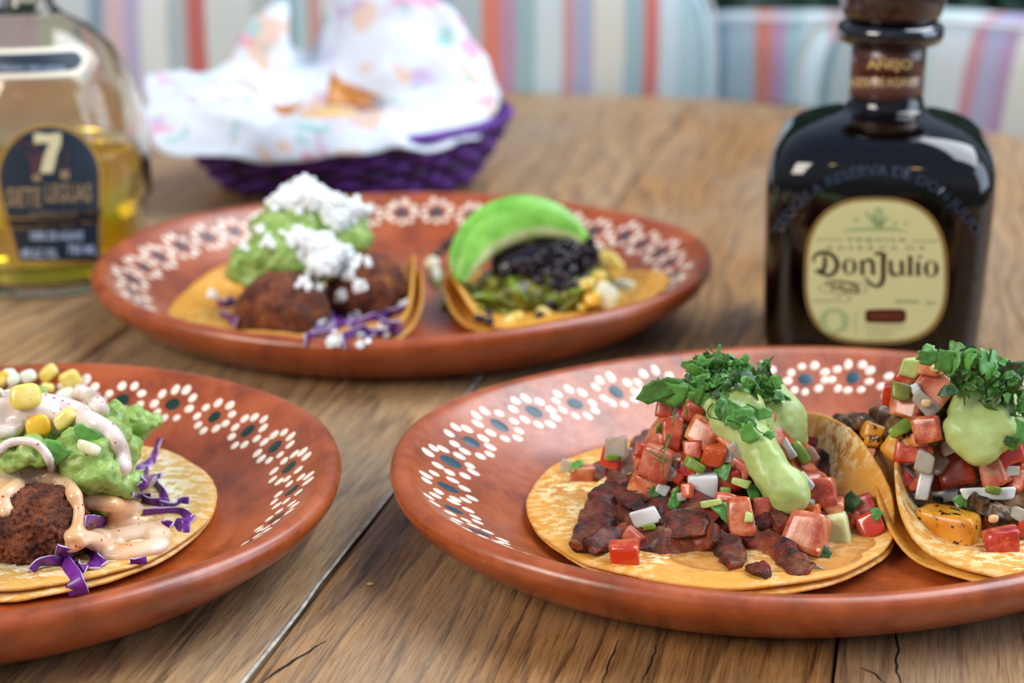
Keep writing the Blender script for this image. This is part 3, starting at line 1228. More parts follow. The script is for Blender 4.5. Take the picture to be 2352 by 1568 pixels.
def stem(pts, rad, parent, mat='cilantro_stem', name='stem'):
    V, F = sweep(pts, lambda t: rad * 2 * (1 - 0.5 * t), lambda t: rad * 2 * (1 - 0.5 * t), (0, -1, 0.3), n=12, seg=6, p=2)
    return mk(name, V, F, mat, parent=parent)


def strip(surf, pts, w, th, mat, label, cat, group, name, lift=0.25, amp=0.2, fr=1.3, n=34, tap=0.35, add=True, seg=20, twist=None):
    """strip of meat or vegetable following the food below; pts in photo pixels"""
    P = []
    for (px, py) in pts:
        h, _n = surf.hit(px, py)
        if h is None: h = aty(px, py, 54)
        d = CO - h
        P.append(h + d / np.linalg.norm(d) * lift)
    P = np.array(P)
    s_ = px_per_cm(P.mean(0))
    W = w / s_ * (1.45 if mat == 'beef' else 1.0)
    th = th * (0.78 if mat == 'beef' else 1.0)
    V, F = sweep(P, lambda t: W * (tap + (1 - tap) * math.sin(PI * min(max(t, 0.02), 0.98)) ** 0.5), lambda t: th * (0.5 + 0.5 * math.sin(PI * min(max(t, 0.03), 0.97)) ** 0.5),
                 lambda t, c: CO - c + np.array([0, 0, 18.0]), n=n, seg=seg, p=4.5 if mat == 'beef' else 2.8, amp=amp, fr=fr, twist=twist)
    V = rough(V, amp * 0.45, fr * 3.2, random.uniform(0, 50))
    o = mk(name, V, F, mat, label=label, cat=cat, group=group)
    if add: surf.add(V, F)
    return o


# ------------------------------------------------------------------ taco 1: chopped beef, salsa, crema, coriander
def z1(x, y):            # region view of the front taco -> photo pixels
    return 1200 + x / 2.5295, 760 + y / 2.5295


bv, bf = blob([(7.0, 53.9, 1.7, 4.0, 3.0, 1.3), (5.2, 52.6, 1.6, 2.0, 1.6, 0.9), (9.2, 53.0, 1.7, 2.2, 2.0, 1.1), (7.6, 54.8, 2.6, 2.7, 2.3, 1.9)], 0.22, 3, 0.35, 0.9, 0.15, 2.5)
mk('chopped_beef', bv, bf, 'beef', label='dark red chopped beef heaped under the salsa on the front tortilla', cat='beef', kind='stuff')
T1.add(bv, bf)
jv, jf = blob([(8.2, 50.2, 1.42, 3.4, 1.5, 0.10), (10.4, 51.2, 1.45, 1.7, 1.2, 0.10), (7.0, 50.0, 1.42, 1.8, 0.9, 0.08)], 0.09, 2)
for i in range(len(jv)):
    z = T1.t[0].ray_cast(Vector((jv[i][0], jv[i][1], 30)), Vector((0, 0, -1)))[0]
    if z is not None: jv[i][2] = z.z + (jv[i][2] - 1.43) * 0.35 + 0.01
mk('meat_juice', jv, jf, 'juice', label='shiny film of meat juice on the front tortilla', cat='juice', kind='stuff')

GB = 'strips of beef on the front taco'
beef = [
    ([(800, 1130), (950, 1130), (1080, 1150)], 130, 0.6, 'dark beef piece tucked behind the long front strip'),
    ([(900, 930), (1000, 1000), (1130, 1090)], 130, 0.6, 'beef piece below the big white onion cube'),
    ([(650, 700), (740, 640), (820, 610)], 80, 0.5, 'beef strip at the back left behind the diced tomato'),
    ([(1640, 720), (1710, 780), (1740, 850)], 110, 0.5, 'beef piece leaning on the folded tortilla side'),
    ([(1430, 1010), (1490, 1110), (1560, 1230), (1600, 1280)], 75, 0.45, 'narrow beef strip left of the peach tomato cube'),
    ([(1380, 1060), (1420, 1130), (1440, 1190)], 110, 0.5, 'dark beef piece under the crema drip'),
    ([(560, 900), (500, 1030), (440, 1150), (350, 1265)], 190, 0.7, 'broad beef slab slanting down to the left edge of the heap'),
    ([(410, 850), (480, 800), (570, 860), (630, 960), (700, 1060)], 95, 0.5, 'arched beef strip with a curled left tip'),
    ([(1130, 1180), (1210, 1280), (1240, 1360)], 120, 0.5, 'ragged beef piece between the two long front strips'),
    ([(390, 1240), (600, 1210), (820, 1250), (1000, 1225), (1130, 1170)], 150, 0.65, 'long front beef strip behind the orange tomato cube'),
    ([(1270, 1180), (1420, 1240), (1540, 1330), (1660, 1400)], 150, 0.6, 'beef strip pointing down to the right over the juice'),
    ([(1340, 1370), (1380, 1400), (1420, 1425)], 80, 0.45, 'small red scrap of beef at the very front edge'),
    ([(310, 1275), (340, 1240)], 60, 0.35, 'tiny frayed beef end at the far left of the heap'),
]
for pts, w, th, lb in beef:
    strip(T1, [z1(*q) for q in pts], w / 2.53, th, 'beef', lb, 'beef', GB, 'beef_strip')

sv, sf = blob([(7.6, 54.6, 3.4, 2.3, 2.0, 1.5), (7.4, 54.9, 4.4, 1.6, 1.4, 1.1), (6.0, 54.0, 2.8, 1.5, 1.5, 1.0), (9.4, 54.0, 2.3, 1.6, 1.5, 0.9), (*aty(1560, 985, 54.6), 1.0, 1.0, 1.0), (*aty(1530, 1060, 53.8), 1.2, 1.0, 0.9), (*aty(1640, 960, 54.6), 1.2, 1.1, 1.0), (*aty(1820, 1060, 54.6), 0.9, 0.9, 0.9)], 0.2, 3, 0.3, 1.2)
mk('tomato_pulp', sv, sf, 'tomato', label='wet tomato pulp inside the salsa heap of the beef taco', cat='salsa', kind='stuff')
T1.add(sv, sf)
GTm, GO, GG = 'diced tomatoes of the beef taco salsa', 'onion pieces of the beef taco salsa', 'green bits of the beef taco salsa'
# hidden filling of the heap first, then the pieces one can see, back to front
rs_ = random.Random(11)
for k in range(26):
    x, y = z1(rs_.uniform(680, 1420), rs_.uniform(480, 980))
    t_ = rs_.random()
    if t_ < 0.62:
        chunk('tomato_dice', T1, x, y, rs_.uniform(26, 44), rs_.uniform(26, 40), None, rs_.choice(['tomato', 'tomato_red', 'tomato_orange', 'tomato_pink']),
              'small tomato bit filling the gaps of the beef taco salsa', 'tomato', 'small tomato filling of the beef taco salsa', roll=rs_.uniform(0, 90), lift=0.2, n=4)
    elif t_ < 0.82:
        chunk('onion_dice', T1, x, y, rs_.uniform(20, 34), rs_.uniform(16, 28), 0.25, 'onion_clear', 'small onion bit filling the gaps of the beef taco salsa', 'onion', 'small onion filling of the beef taco salsa', roll=rs_.uniform(0, 90), lift=0.4, n=4)
    else:
        P, _n = T1.hit(x, y, 0.25)
        if P is not None:
            leaf(P, rs_.uniform(0.22, 0.4), basis(P, rs_.uniform(0, 6), rs_.uniform(-0.8, 0.8), rs_.uniform(-0.8, 0.8)), None, 'small coriander scrap stuck in the beef taco salsa', 'herb', 'coriander scraps in the beef taco salsa', name='coriander_scrap')

T, R_, O_, K_ = 'tomato', 'tomato_red', 'tomato_orange', 'tomato_pink'
dice = [  # x, y, w, h, roll, material, skin face or None, label
    (835, 440, 100, 110, 10, O_, 'orange tomato piece at the top left under the big coriander leaf'),
    (985, 470, 130, 110, 20, T, 'tomato piece under the left edge of the coriander'),
    (860, 590, 110, 190, 5, O_, 'tall amber tomato piece in the left shoulder of the heap'),
    (700, 700, 90, 80, 20, O_, 'small yellowish tomato bit beside the left onion sliver'),
    (1065, 600, 190, 150, 32, T, 'large brick-red tomato piece below the coriander stems'),
    (1000, 690, 110, 100, 0, R_, 'deep red tomato piece in the middle of the heap'),
    (1125, 715, 120, 130, 12, O_, 'bright orange tomato dice right of the heap centre'),
    (1195, 640, 130, 90, 30, K_, 'pale tomato sliver at the crema edge'),
    (785, 770, 190, 190, 18, K_, 'big pinkish tomato dice crossed by thin coriander stems'),
    (735, 905, 240, 190, 20, T, 'largest wet tomato dice at the left of the heap'),
    (1030, 815, 170, 90, -5, R_, 'red tomato piece just above the big onion cube'),
    (905, 840, 75, 85, 25, O_, 'tiny orange tomato dice left of the big onion cube'),
    (955, 930, 70, 90, 0, O_, 'orange tomato dice partly behind the big onion cube'),
    (1260, 790, 160, 130, 30, K_, 'pink tomato dice at the left of the crema drip'),
    (1190, 880, 170, 140, -28, R_, 'red tomato piece right of the big onion cube'),
    (1390, 850, 130, 110, -15, K_, 'pale pink tomato dice touching the crema drip'),
    (1180, 1010, 110, 140, 5, R_, 'red tomato slice standing behind the pointed piece'),
    (1265, 1060, 150, 240, -8, T, 'pointed tomato spear hanging down over the beef'),
    (1395, 1030, 110, 120, 0, K_, 'pink tomato piece below the crema drip'),
    (1720, 950, 190, 170, -10, T, 'glossy tomato dice right of the crema tip'),
    (1660, 1045, 120, 60, -15, O_, 'orange tomato sliver under the clear onion wedge'),
    (1810, 1030, 120, 120, 0, K_, 'round pink tomato dice above the pale green chunk'),
    (1900, 1120, 80, 160, 20, R_, 'red tomato strip behind the pale green chunk'),
    (1965, 1030, 170, 150, -25, R_, 'red tomato dice beneath the standing coriander leaf'),
    (2020, 1125, 150, 150, -28, R_, 'bright red tomato dice nearest the fold of the tortilla'),
    (1650, 1170, 220, 220, 8, K_, 'big peach coloured tomato cube at the front right'),
    (640, 1190, 110, 80, 40, K_, 'small tomato scrap above the orange front cube'),
    (595, 1300, 165, 165, 0, O_, 'bright orange tomato cube standing alone at the front edge'),
    (520, 730, 130, 130, 5, O_, 'orange tomato dice under the clear onion at the left'),
    (345, 835, 135, 130, 0, K_, 'coral tomato dice lying alone on the far left of the tortilla'),
    (1440, 760, 100, 80, 20, T, 'tomato piece half hidden by the crema'),
    (1690, 640, 70, 60, 20, R_, 'small red tomato bit at the back right near the fold'),
]
for (x, y, w, h, rl, mt, lb) in dice:
    px, py = z1(x, y)
    spear = 'spear' in lb
    chunk('tomato_dice', T1, px, py, w / 2.53, h / 2.53, (min(w, h) / 2.53 / 68 * 0.85), mt, lb, 'tomato', GTm, roll=-rl, p=12, jit=0.24, amp=0.04, lift=0.4,
          yaw=random.uniform(-0.45, 0.45), pit=random.uniform(-0.15, 0.5), fm_skin=('tomato_skin', random.choice([0, 2, 5])) if mt in (R_, O_) else None,
          taper=0, n=6, add=True)
onions = [
    (255, 810, 70, 110, 10, 'onion_clear', 'clear onion sliver beside the lone coral tomato dice'),
    (550, 680, 140, 120, -5, 'onion_clear', 'large clear onion piece with a green edge at the left'),
    (615, 725, 50, 95, 5, 'onion', 'thin upright onion piece behind the left onion sliver'),
    (635, 785, 140, 70, -12, 'onion', 'white teardrop onion sliver left of the wet tomato'),
    (1250, 700, 140, 110, 40, 'onion_clear', 'clear onion piece at the crema edge'),
    (905, 770, 70, 60, 0, 'onion_clear', 'tiny clear onion bit with a green speck'),
    (860, 830, 50, 80, 40, 'onion_clear', 'narrow clear onion bit right of the stems'),
    (815, 920, 80, 60, 20, 'onion', 'small onion triangle lying on the wet tomato'),
    (1045, 900, 175, 145, -2, 'onion', 'big square white onion cube at the heart of the heap'),
    (1340, 930, 200, 80, 18, 'onion_clear', 'long clear onion piece dusted with coriander'),
    (1545, 690, 120, 70, 55, 'onion', 'bright white onion slice beside the crema on the right'),
    (1680, 720, 90, 50, 55, 'onion_clear', 'thin clear onion piece next to the jalapeno'),
    (1625, 895, 120, 120, 35, 'onion', 'lilac-white onion piece right of the crema tip'),
    (1620, 1010, 120, 100, 20, 'onion_clear', 'clear onion wedge pointing right under the crema tip'),
    (715, 1080, 150, 100, -18, 'onion', 'white onion wedge resting on the front beef strip'),
    (1190, 730, 60, 60, 0, 'onion_clear', 'small clear onion bit above the pink dice'),
    (1700, 1375, 90, 40, 20, 'onion_clear', 'flat onion shard lying in the meat juice'),
]
for (x, y, w, h, rl, mt, lb) in onions:
    px, py = z1(x, y)
    chunk('onion_dice', T1, px, py, w / 2.53, h / 2.53, (min(w, h) / 2.53 / 68 * (0.8 if 'cube' in lb else 0.4)), mt, lb, 'onion', GO, roll=-rl, p=10,
          jit=0.12 if 'cube' in lb else 0.30, amp=0.03, lift=0.6, yaw=random.uniform(-0.3, 0.3), pit=0.25, n=6, add=True)
chunk('pale_vegetable_dice', T1, *z1(1815, 1170), 165 / 2.53, 230 / 2.53, 0.7, 'tomatillo', 'pale yellow-green chunk beside the big peach tomato cube', 'vegetable', GG, roll=12, p=9, jit=0.08, lift=0.5, yaw=-0.2, pit=0.2, n=6, add=True)
chunk('jalapeno_piece', T1, *z1(1615, 705), 75 / 2.53, 150 / 2.53, 0.35, 'jalapeno', 'dark green jalapeno piece at the right of the crema', 'pepper', GG, roll=38, p=4, lift=0.6, yaw=0.3, pit=0.1, add=True)
greens = [(1000, 780, 130, 60, 30, 'jalapeno', 'olive green jalapeno strip above the big onion cube'), (1175, 930, 70, 45, 5, 'jalapeno', 'short green stem slice right of the big onion cube'),
          (1100, 1000, 110, 42, -12, 'celery', 'curved light green ring below the big onion cube'), (1270, 880, 95, 52, 10, 'celery', 'pale green stem slice on the red tomato'),
          (1312, 1085, 45, 60, 10, 'celery', 'tiny yellow-green cube beside the tomato spear'), (735, 1140, 80, 34, -10, 'jalapeno', 'green bit under the white onion wedge'),
          (930, 600, 60, 130, 10, 'poblano', 'dark olive herb clump in the middle of the heap'), (530, 735, 80, 32, 5, 'jalapeno', 'green rim on the clear onion at the left')]
for (x, y, w, h, rl, mt, lb) in greens:
    px, py = z1(x, y)
    chunk('green_bit', T1, px, py, w / 2.53, h / 2.53, 0.22, mt, lb, 'vegetable', GG, roll=-rl, p=7, jit=0.28, lift=0.8, n=5)
for (x, y, sz, rl, sx_, lb) in [(1920, 985, 0.42, 60, 1.5, 'coriander leaf standing among the tomatoes near the fold'), (2065, 1070, 0.28, -30, 1.0, 'dark coriander leaf tucked behind the bright red dice'),
                               (1165, 1050, 0.38, -50, 1.3, 'coriander leaf below the light green ring'), (1180, 815, 0.38, 0, 1.2, 'small coriander leaf on the pink tomato'),
                               (1340, 960, 0.4, -70, 1.4, 'coriander leaf stuck on the long clear onion'), (1420, 910, 0.42, 60, 1.0, 'coriander leaf beside the crema drip'),
                               (315, 780, 0.26, 30, 1.2, 'coriander leaf on the lone coral tomato'), (1755, 1285, 0.25, 80, 1.0, 'coriander speck under the pale green chunk'),
                               (780, 945, 0.32, -30, 1.0, 'coriander scrap on the wet tomato')]:
    P, _n = T1.hit(*z1(x, y))
    P = P + (CO - P) / np.linalg.norm(CO - P) * 0.2
    leaf(P, sz, basis(P, math.radians(rl), random.uniform(-0.5, 0.5), random.uniform(-0.3, 0.3)), None, lb, 'herb', 'loose coriander leaves on the beef taco', name='coriander_leaf', sx=sx_)
for (x, y) in ((1025, 828), (905, 745), (1720, 1275)):
    chunk('tomato_seed', T1, *z1(x, y), 12, 9, 0.1, 'seed', 'pale tomato seed on the beef taco salsa', 'seed', 'tomato seeds on the beef taco', lift=0.6, p=2.2, n=3)


def crema_path(pts):
    return [aty(1200 + x / 2.53, 760 + y / 2.53, Y) for (x, y, Y) in pts]


balls = []
balls += tube_balls(crema_path([(1040, 380, 55.0), (1150, 430, 54.4), (1260, 480, 53.8)]), 0.95)
balls += tube_balls(crema_path([(1150, 330, 55.6), (1290, 400, 55.4), (1400, 470, 55.0), (1480, 560, 54.8)]), 1.05)
balls += tube_balls(crema_path([(1210, 520, 53.3), (1300, 600, 53.0), (1390, 720, 52.4), (1460, 840, 51.9), (1530, 930, 51.6)]), lambda t: 0.82 - 0.12 * math.sin(PI * t))
balls += tube_balls(crema_path([(1440, 460, 54.6), (1520, 540, 54.8), (1540, 620, 55.0)]), 0.72)
balls += [(*crema_path([(1400, 440, 54.9)])[0], 1.15, 0.9, 1.0), (*crema_path([(1480, 520, 54.9)])[0], 1.0, 0.9, 1.15), (*crema_path([(1500, 600, 54.9)])[0], 0.75, 0.7, 0.8), (*crema_path([(1330, 560, 53.9)])[0], 0.9, 0.7, 0.9)]
balls += [(*crema_path([(1180, 250, 55.4)])[0], 0.8, 0.8, 0.6), (*crema_path([(1525, 900, 51.6)])[0], 0.82, 0.65, 0.8)]
cv_, cf_ = blob(balls, 0.10, 6, 0.12, 1.1, 0.03, 4.0)
mk('avocado_crema', cv_, cf_, 'crema', label='pale green crema running down the beef taco salsa', cat='sauce', group='pale green avocado crema dollops')
T1.add(cv_, cf_)
C1 = Surf().add(cv_, cf_)

cor = empty('chopped_coriander', aty(1690, 900, 54.5), 'pile of chopped coriander crowning the beef taco', 'herb', 'chopped coriander piles')


def z4(x, y):
    return 1480 + x / 5.6, 780 + y / 5.6


def coriander_pile(cor, surf, poly, n, pxy, seed, base_size=0.42, heap=0.9, peak=None):
    rs = random.Random(seed)
    k = 0
    while k < n:
        x, y = rs.choice(poly)
        x += rs.gauss(0, 1) * pxy[0]
        y += rs.gauss(0, 1) * pxy[1]
        P, _n = surf.hit(x, y)
        if P is None or P[1] > 57.5:
            continue
        P = P + (CO - P) / np.linalg.norm(CO - P) * rs.uniform(0.05, 0.25) + np.array([0, 0, rs.uniform(0, heap)])
        sz = base_size * rs.uniform(0.55, 1.25)
        leaf(P, sz, basis(P, rs.uniform(0, 6.28), rs.uniform(-0.9, 0.9), rs.uniform(-0.9, 0.6)), cor, sx=rs.uniform(0.7, 1.5), which=rs.randrange(7))
        k += 1


pile = [z4(*q) for q in [(640, 560), (760, 620), (880, 560), (900, 380), (1000, 480), (1080, 380), (1150, 560), (1250, 480), (1330, 620), (1440, 560), (1560, 640), (1500, 480), (860, 260), (700, 440), (1640, 760), (980, 640), (1180, 420)]]
coriander_pile(cor, T1, pile, 200, (13, 9), 21, 0.26, 0.35)
# a mound of leaves above the crema top
for k in range(80):
    rs = random.Random(600 + k)
    t_ = rs.random()
    x, y = z4(860 + 560 * (t_ - 0.35) + rs.gauss(0, 60), 230 + 420 * abs(t_ - 0.25) + rs.uniform(0, 260))
    P = aty(x, y, 55.0 + rs.uniform(-0.8, 0.9))
    leaf(P, rs.uniform(0.15, 0.36), basis(P, rs.uniform(0, 6.28), rs.uniform(-0.9, 0.9), rs.uniform(-0.9, 0.9)), cor, sx=rs.uniform(0.7, 1.4))
# the long leaf at the left, the leaf hanging on the crema
P = aty(*z4(470, 700), 53.9)
for i, (x, y, sz, rl) in enumerate([(230, 640, 0.62, 15), (420, 700, 0.70, -10), (620, 760, 0.62, -12), (760, 780, 0.55, 0)]):
    P = aty(*z4(x, y), 53.8 + i * 0.02)
    leaf(P, sz, basis(P, math.radians(rl), 0.1, 0.35), cor, sx=1.25, which=(3, 1, 5, 1)[i])
for (x, y, sz, rl) in [(1370, 1240, 0.46, -60), (1230, 1010, 0.42, 20), (1130, 860, 0.4, 70), (1490, 960, 0.36, 10), (1630, 1230, 0.3, 40), (1340, 930, 0.36, 30), (980, 870, 0.3, 80), (1300, 1060, 0.3, -30)]:
    P, _n = T1.hit(*z4(x, y))
    P = P + (CO - P) / np.linalg.norm(CO - P) * 0.18
    leaf(P, sz, basis(P, math.radians(rl), 0.2, 0.1), cor, sx=1.2)
for pts in [[(870, 70), (850, 130), (960, 190)], [(1040, 210), (1010, 290), (1060, 380)], [(1660, 210), (1560, 330), (1460, 450), (1440, 560), (1520, 700)], [(180, 490), (160, 580), (110, 640)],
            [(340, 800), (350, 900), (380, 1010), (370, 1110)], [(880, 820), (820, 900), (840, 990), (960, 1020)], [(1320, 830), (1420, 880), (1400, 980), (1410, 1090), (1480, 1180), (1600, 1230)],
            [(1080, 330), (1250, 310), (1370, 300)], [(1640, 520), (1600, 620), (1570, 720)], [(540, 850), (545, 920), (540, 1000)], [(1060, 1020), (1200, 1060), (1290, 1110)],
            [(310, 1210), (280, 1350), (200, 1420)], [(70, 1430), (190, 1500), (330, 1560)], [(1170, 380), (1230, 440), (1180, 520)], [(600, 700), (760, 690), (880, 760)]]:
    Q = []
    for (x, y) in pts:
        px, py = z4(x, y)
        P, _n = T1.hit(px, py)
        Q.append(aty(px, py, 54.4) if (P is None or P[1] > 56.5 or y < 420) else P + (CO - P) / np.linalg.norm(CO - P) * 0.22)
    stem(Q, 0.04, cor)
for pts in [[(860, 600), (820, 740), (820, 880)], [(760, 740), (840, 765)]]:
    Q = []
    for q in pts:
        P, _n = T1.hit(*z1(*q))
        Q.append(P + (CO - P) / np.linalg.norm(CO - P) * 0.3)
    stem([Q[0], *(Q[1:])], 0.03, cor)

# ------------------------------------------------------------------ taco 2: squash, mushrooms, salsa, crema
def z2(x, y):
    return 1850 + x / 2.53, 760 + y / 2.53


mv, mf = blob([(18.3, 54.2, 1.8, 3.4, 2.7, 1.2), (19.0, 54.4, 3.2, 2.0, 1.8, 1.7), (17.3, 54.8, 3.2, 1.6, 1.6, 1.5), (19.8, 53.6, 2.2, 1.9, 1.8, 1.2), (16.0, 56.3, 2.0, 1.6, 1.4, 1.1), (*aty(2130, 920, 55.0), 1.0, 0.9, 1.1), (*aty(2110, 990, 54.6), 1.3, 1.0, 1.1), (*aty(2160, 890, 55.2), 0.9, 0.8, 1.0), (*aty(2250, 900, 55.4), 1.3, 1.2, 1.2), (*aty(2300, 960, 54.8), 1.4, 1.2, 1.4), (*aty(2000, 985, 56.5), 1.0, 0.8, 0.7), (*aty(1950, 975, 57.5), 0.7, 0.7, 0.5)], 0.2, 3, 0.4, 0.9, 0.15, 2.5)
mk('mushroom_mix', mv, mf, 'mushroom', label='dark seared mushroom filling under the salsa of the cut-off taco', cat='mushroom', kind='stuff')
T2.add(mv, mf)
GV, G2T, G2O = 'charred vegetables of the second taco', 'diced tomatoes of the vegetable taco', 'onion pieces of the vegetable taco'
for (x, y, w, h, rl, mt, nm, lb) in [
    (215, 545, 80, 90, 0, 'mushroom', 'mushroom_piece', 'browned mushroom bit at the back left over the fold'), (290, 540, 90, 100, 20, 'mushroom', 'mushroom_piece', 'frilly browned mushroom behind the tortilla tip'),
    (455, 500, 120, 110, -10, 'mushroom', 'mushroom_piece', 'black charred mushroom below the left tomato'), (400, 590, 150, 110, 20, 'squash', 'squash_piece', 'orange squash cube at the back of the second taco'),
    (410, 640, 110, 70, 0, 'squash', 'squash_piece', 'squash piece just behind the tortilla edge'), (540, 670, 150, 170, 30, 'squash', 'squash_piece', 'speckled squash piece under the bright tomato'),
    (610, 780, 80, 120, 20, 'squash', 'squash_piece', 'squash sliver above the inner onion'), (640, 950, 110, 120, 0, 'mushroom', 'mushroom_piece', 'grey mushroom behind the front squash cube'),
    (1130, 1080, 190, 130, 25, 'mushroom', 'mushroom_piece', 'glossy mushroom slice right of the front squash cube'), (1010, 1000, 120, 100, 0, 'mushroom', 'mushroom_piece', 'dark mushroom under the long onion strips'),
    (1230, 1150, 90, 120, 0, 'mushroom', 'mushroom_piece', 'mushroom piece at the photo edge')]:
    chunk(nm, T2, *z2(x, y), w / 2.53, h / 2.53, 0.7, mt, lb, 'squash' if mt == 'squash' else 'mushroom', GV, roll=-rl, p=4, jit=0.2, amp=0.22 if mt == 'mushroom' else 0.05, fr_=2.6, lift=0.3, n=8, add=True)
chunk('squash_piece', T2, *z2(830, 1145), 340 / 2.53, 215 / 2.53, 1.3, 'squash', 'largest squash cube with charred end at the front', 'squash', GV, roll=-6, p=7, jit=0.12, amp=0.05, lift=0.3, yaw=-0.35, pit=0.25, n=8, add=True)
rs_ = random.Random(31)
for k in range(16):
    x, y = z2(rs_.uniform(560, 1260), rs_.uniform(330, 900))
    chunk('tomato_dice', T2, x, y, rs_.uniform(30, 50), rs_.uniform(26, 44), None, rs_.choice(['tomato', 'tomato_red', 'tomato_pink']),
          'small tomato bit filling the gaps of the vegetable taco salsa', 'tomato', 'small tomato filling of the vegetable taco', roll=rs_.uniform(0, 90), lift=0.2, n=4)
for (x, y, w, h, rl, mt, lb) in [
    (600, 250, 120, 160, 35, R_, 'tomato wedge at the upper left of the vegetable taco'), (490, 370, 80, 120, 5, R_, 'tomato piece sticking out at the far left top'),
    (590, 430, 190, 140, 10, T, 'large tomato dice under the round green jalapeno'), (750, 330, 190, 200, 35, K_, 'big two-tone tomato dice beside the coriander'),
    (720, 210, 130, 80, 10, K_, 'tomato piece with a seed at the top of the vegetable taco'), (710, 570, 160, 150, -15, T, 'wet tomato dice left of the green crema'),
    (620, 700, 190, 130, -8, R_, 'bright orange-red tomato with skin above the fold'), (770, 860, 150, 130, 0, T, 'dark tomato piece behind the onion strips'),
    (890, 800, 190, 210, -22, O_, 'salmon tomato slab in two layers below the crema'), (1100, 820, 170, 150, -20, K_, 'round pink tomato below the crema'),
    (1200, 700, 160, 130, -20, R_, 'red tomato dice at the right below the crema'), (1240, 880, 90, 200, 20, R_, 'tall red tomato strip at the photo edge'),
    (1060, 1130, 130, 130, 20, T, 'tomato piece carrying a seed at the front'), (1140, 1240, 200, 170, -12, R_, 'large coral tomato cube at the front of the vegetable taco'),
    (1180, 430, 90, 120, 10, K_, 'pink tomato at the right of the coriander'), (1260, 1150, 60, 90, 0, R_, 'tomato edge at the photo border')]:
    chunk('tomato_dice', T2, *z2(x, y), w / 2.53, h / 2.53, min(w, h) / 2.53 / 68 * 0.85, mt, lb, 'tomato', G2T, roll=-rl, p=12, jit=0.24, amp=0.04, lift=0.4,
          yaw=random.uniform(-0.4, 0.4), pit=random.uniform(-0.15, 0.45), fm_skin=('tomato_skin', random.choice([0, 2, 5])) if mt == R_ else None, n=6, add=True)
for (x, y, w, h, rl, mt, lb) in [
    (610, 210, 110, 110, 5, 'celery', 'white and green celery-like piece at the top left'), (690, 420, 160, 90, 40, 'onion_clear', 'clear onion with a seed beside the jalapeno'),
    (640, 340, 60, 70, -30, 'onion', 'small onion tip above the clear onion'), (840, 660, 130, 110, -30, 'onion_clear', 'clear onion under the left side of the crema'),
    (690, 760, 100, 120, 10, 'onion_clear', 'curled clear onion above the white strips'), (780, 770, 90, 120, 30, 'onion_clear', 'clear onion next to the salmon slab'),
    (595, 850, 150, 70, 45, 'onion', 'white onion slice just inside the fold'), (690, 900, 75, 170, 5, 'onion', 'upright white onion strip behind the long strip'),
    (790, 965, 270, 65, -14, 'onion', 'longest white onion strip over the squash'), (1050, 945, 300, 70, -5, 'onion', 'white onion strip pointing to the photo edge'),
    (930, 1000, 130, 50, -10, 'onion', 'onion strip tinted green above the squash end'), (1200, 810, 80, 55, 0, 'onion', 'small onion bit right of the pink tomato'),
    (1235, 1060, 90, 80, 20, 'onion_clear', 'clear onion at the right edge above the coral cube')]:
    chunk('onion_dice', T2, *z2(x, y), w / 2.53, h / 2.53, 0.3, mt, lb, 'onion', G2O, roll=-rl, p=9, jit=0.26, amp=0.04, lift=0.7, n=6, add=True)
for (x, y, w, h, rl, mt, lb) in [(560, 355, 105, 105, 0, 'poblano', 'round dark green jalapeno slice on the left tomato'), (560, 560, 200, 75, -38, 'jalapeno', 'olive green jalapeno strip left of the wet tomato'),
                                 (1085, 925, 90, 40, 5, 'jalapeno', 'bright green slice lying on the onion strip'), (1215, 650, 50, 80, 10, 'jalapeno', 'green bit at the lower right of the crema')]:
    chunk('green_bit', T2, *z2(x, y), w / 2.53, h / 2.53, 0.35, mt, lb, 'vegetable', 'green bits of the vegetable taco', roll=-rl, p=6, jit=0.25, lift=0.8, n=5, add=True)
for (x, y) in ((700, 420), (1095, 1090), (755, 215)):
    chunk('tomato_seed', T2, *z2(x, y), 24, 20, 0.2, 'seed', 'pale seed on a tomato of the vegetable taco', 'seed', 'tomato seeds of the vegetable taco', lift=0.8, p=2.2, n=3)
balls = [(*aty(*z2(930, 470), 53.6), 0.75, 0.7, 0.8), (*aty(*z2(1000, 600), 52.9), 1.15, 0.8, 0.85), (*aty(*z2(1090, 560), 53.0), 1.1, 0.8, 0.9), (*aty(*z2(940, 360), 54.0), 0.7, 0.7, 0.9),
         (*aty(*z2(1010, 680), 52.7), 0.75, 0.6, 0.5), (*aty(*z2(1080, 430), 53.9), 0.95, 0.9, 1.0), (*aty(*z2(880, 560), 53.1), 0.55, 0.5, 0.6)]
cv_, cf_ = blob(balls, 0.11, 5, 0.22, 0.8, 0.03, 3.5)
mk('avocado_crema', cv_, cf_, 'crema', label='round green crema dollop on the vegetable taco', cat='sauce', group='pale green avocado crema dollops')
T2.add(cv_, cf_)
cor2 = empty('chopped_coriander', aty(2230, 860, 54.0), 'pile of chopped coriander on the crema of the vegetable taco', 'herb', 'chopped coriander piles')
pile = [z2(*q) for q in [(760, 160), (840, 190), (900, 150), (980, 180), (1060, 170), (1100, 220), (940, 260), (1020, 300), (1100, 320), (900, 330), (1180, 260), (960, 230), (1140, 280), (1080, 390), (1200, 420)]]
rs = random.Random(77)
for k in range(130):
    x, y = rs.choice(pile)
    P = aty(x + rs.gauss(0, 16), y + rs.gauss(0, 11), 53.4 + rs.uniform(-0.9, 1.0))
    leaf(P, rs.uniform(0.16, 0.42), basis(P, rs.uniform(0, 6.28), rs.uniform(-0.9, 0.9), rs.uniform(-0.9, 0.7)), cor2, sx=rs.uniform(0.7, 1.5))
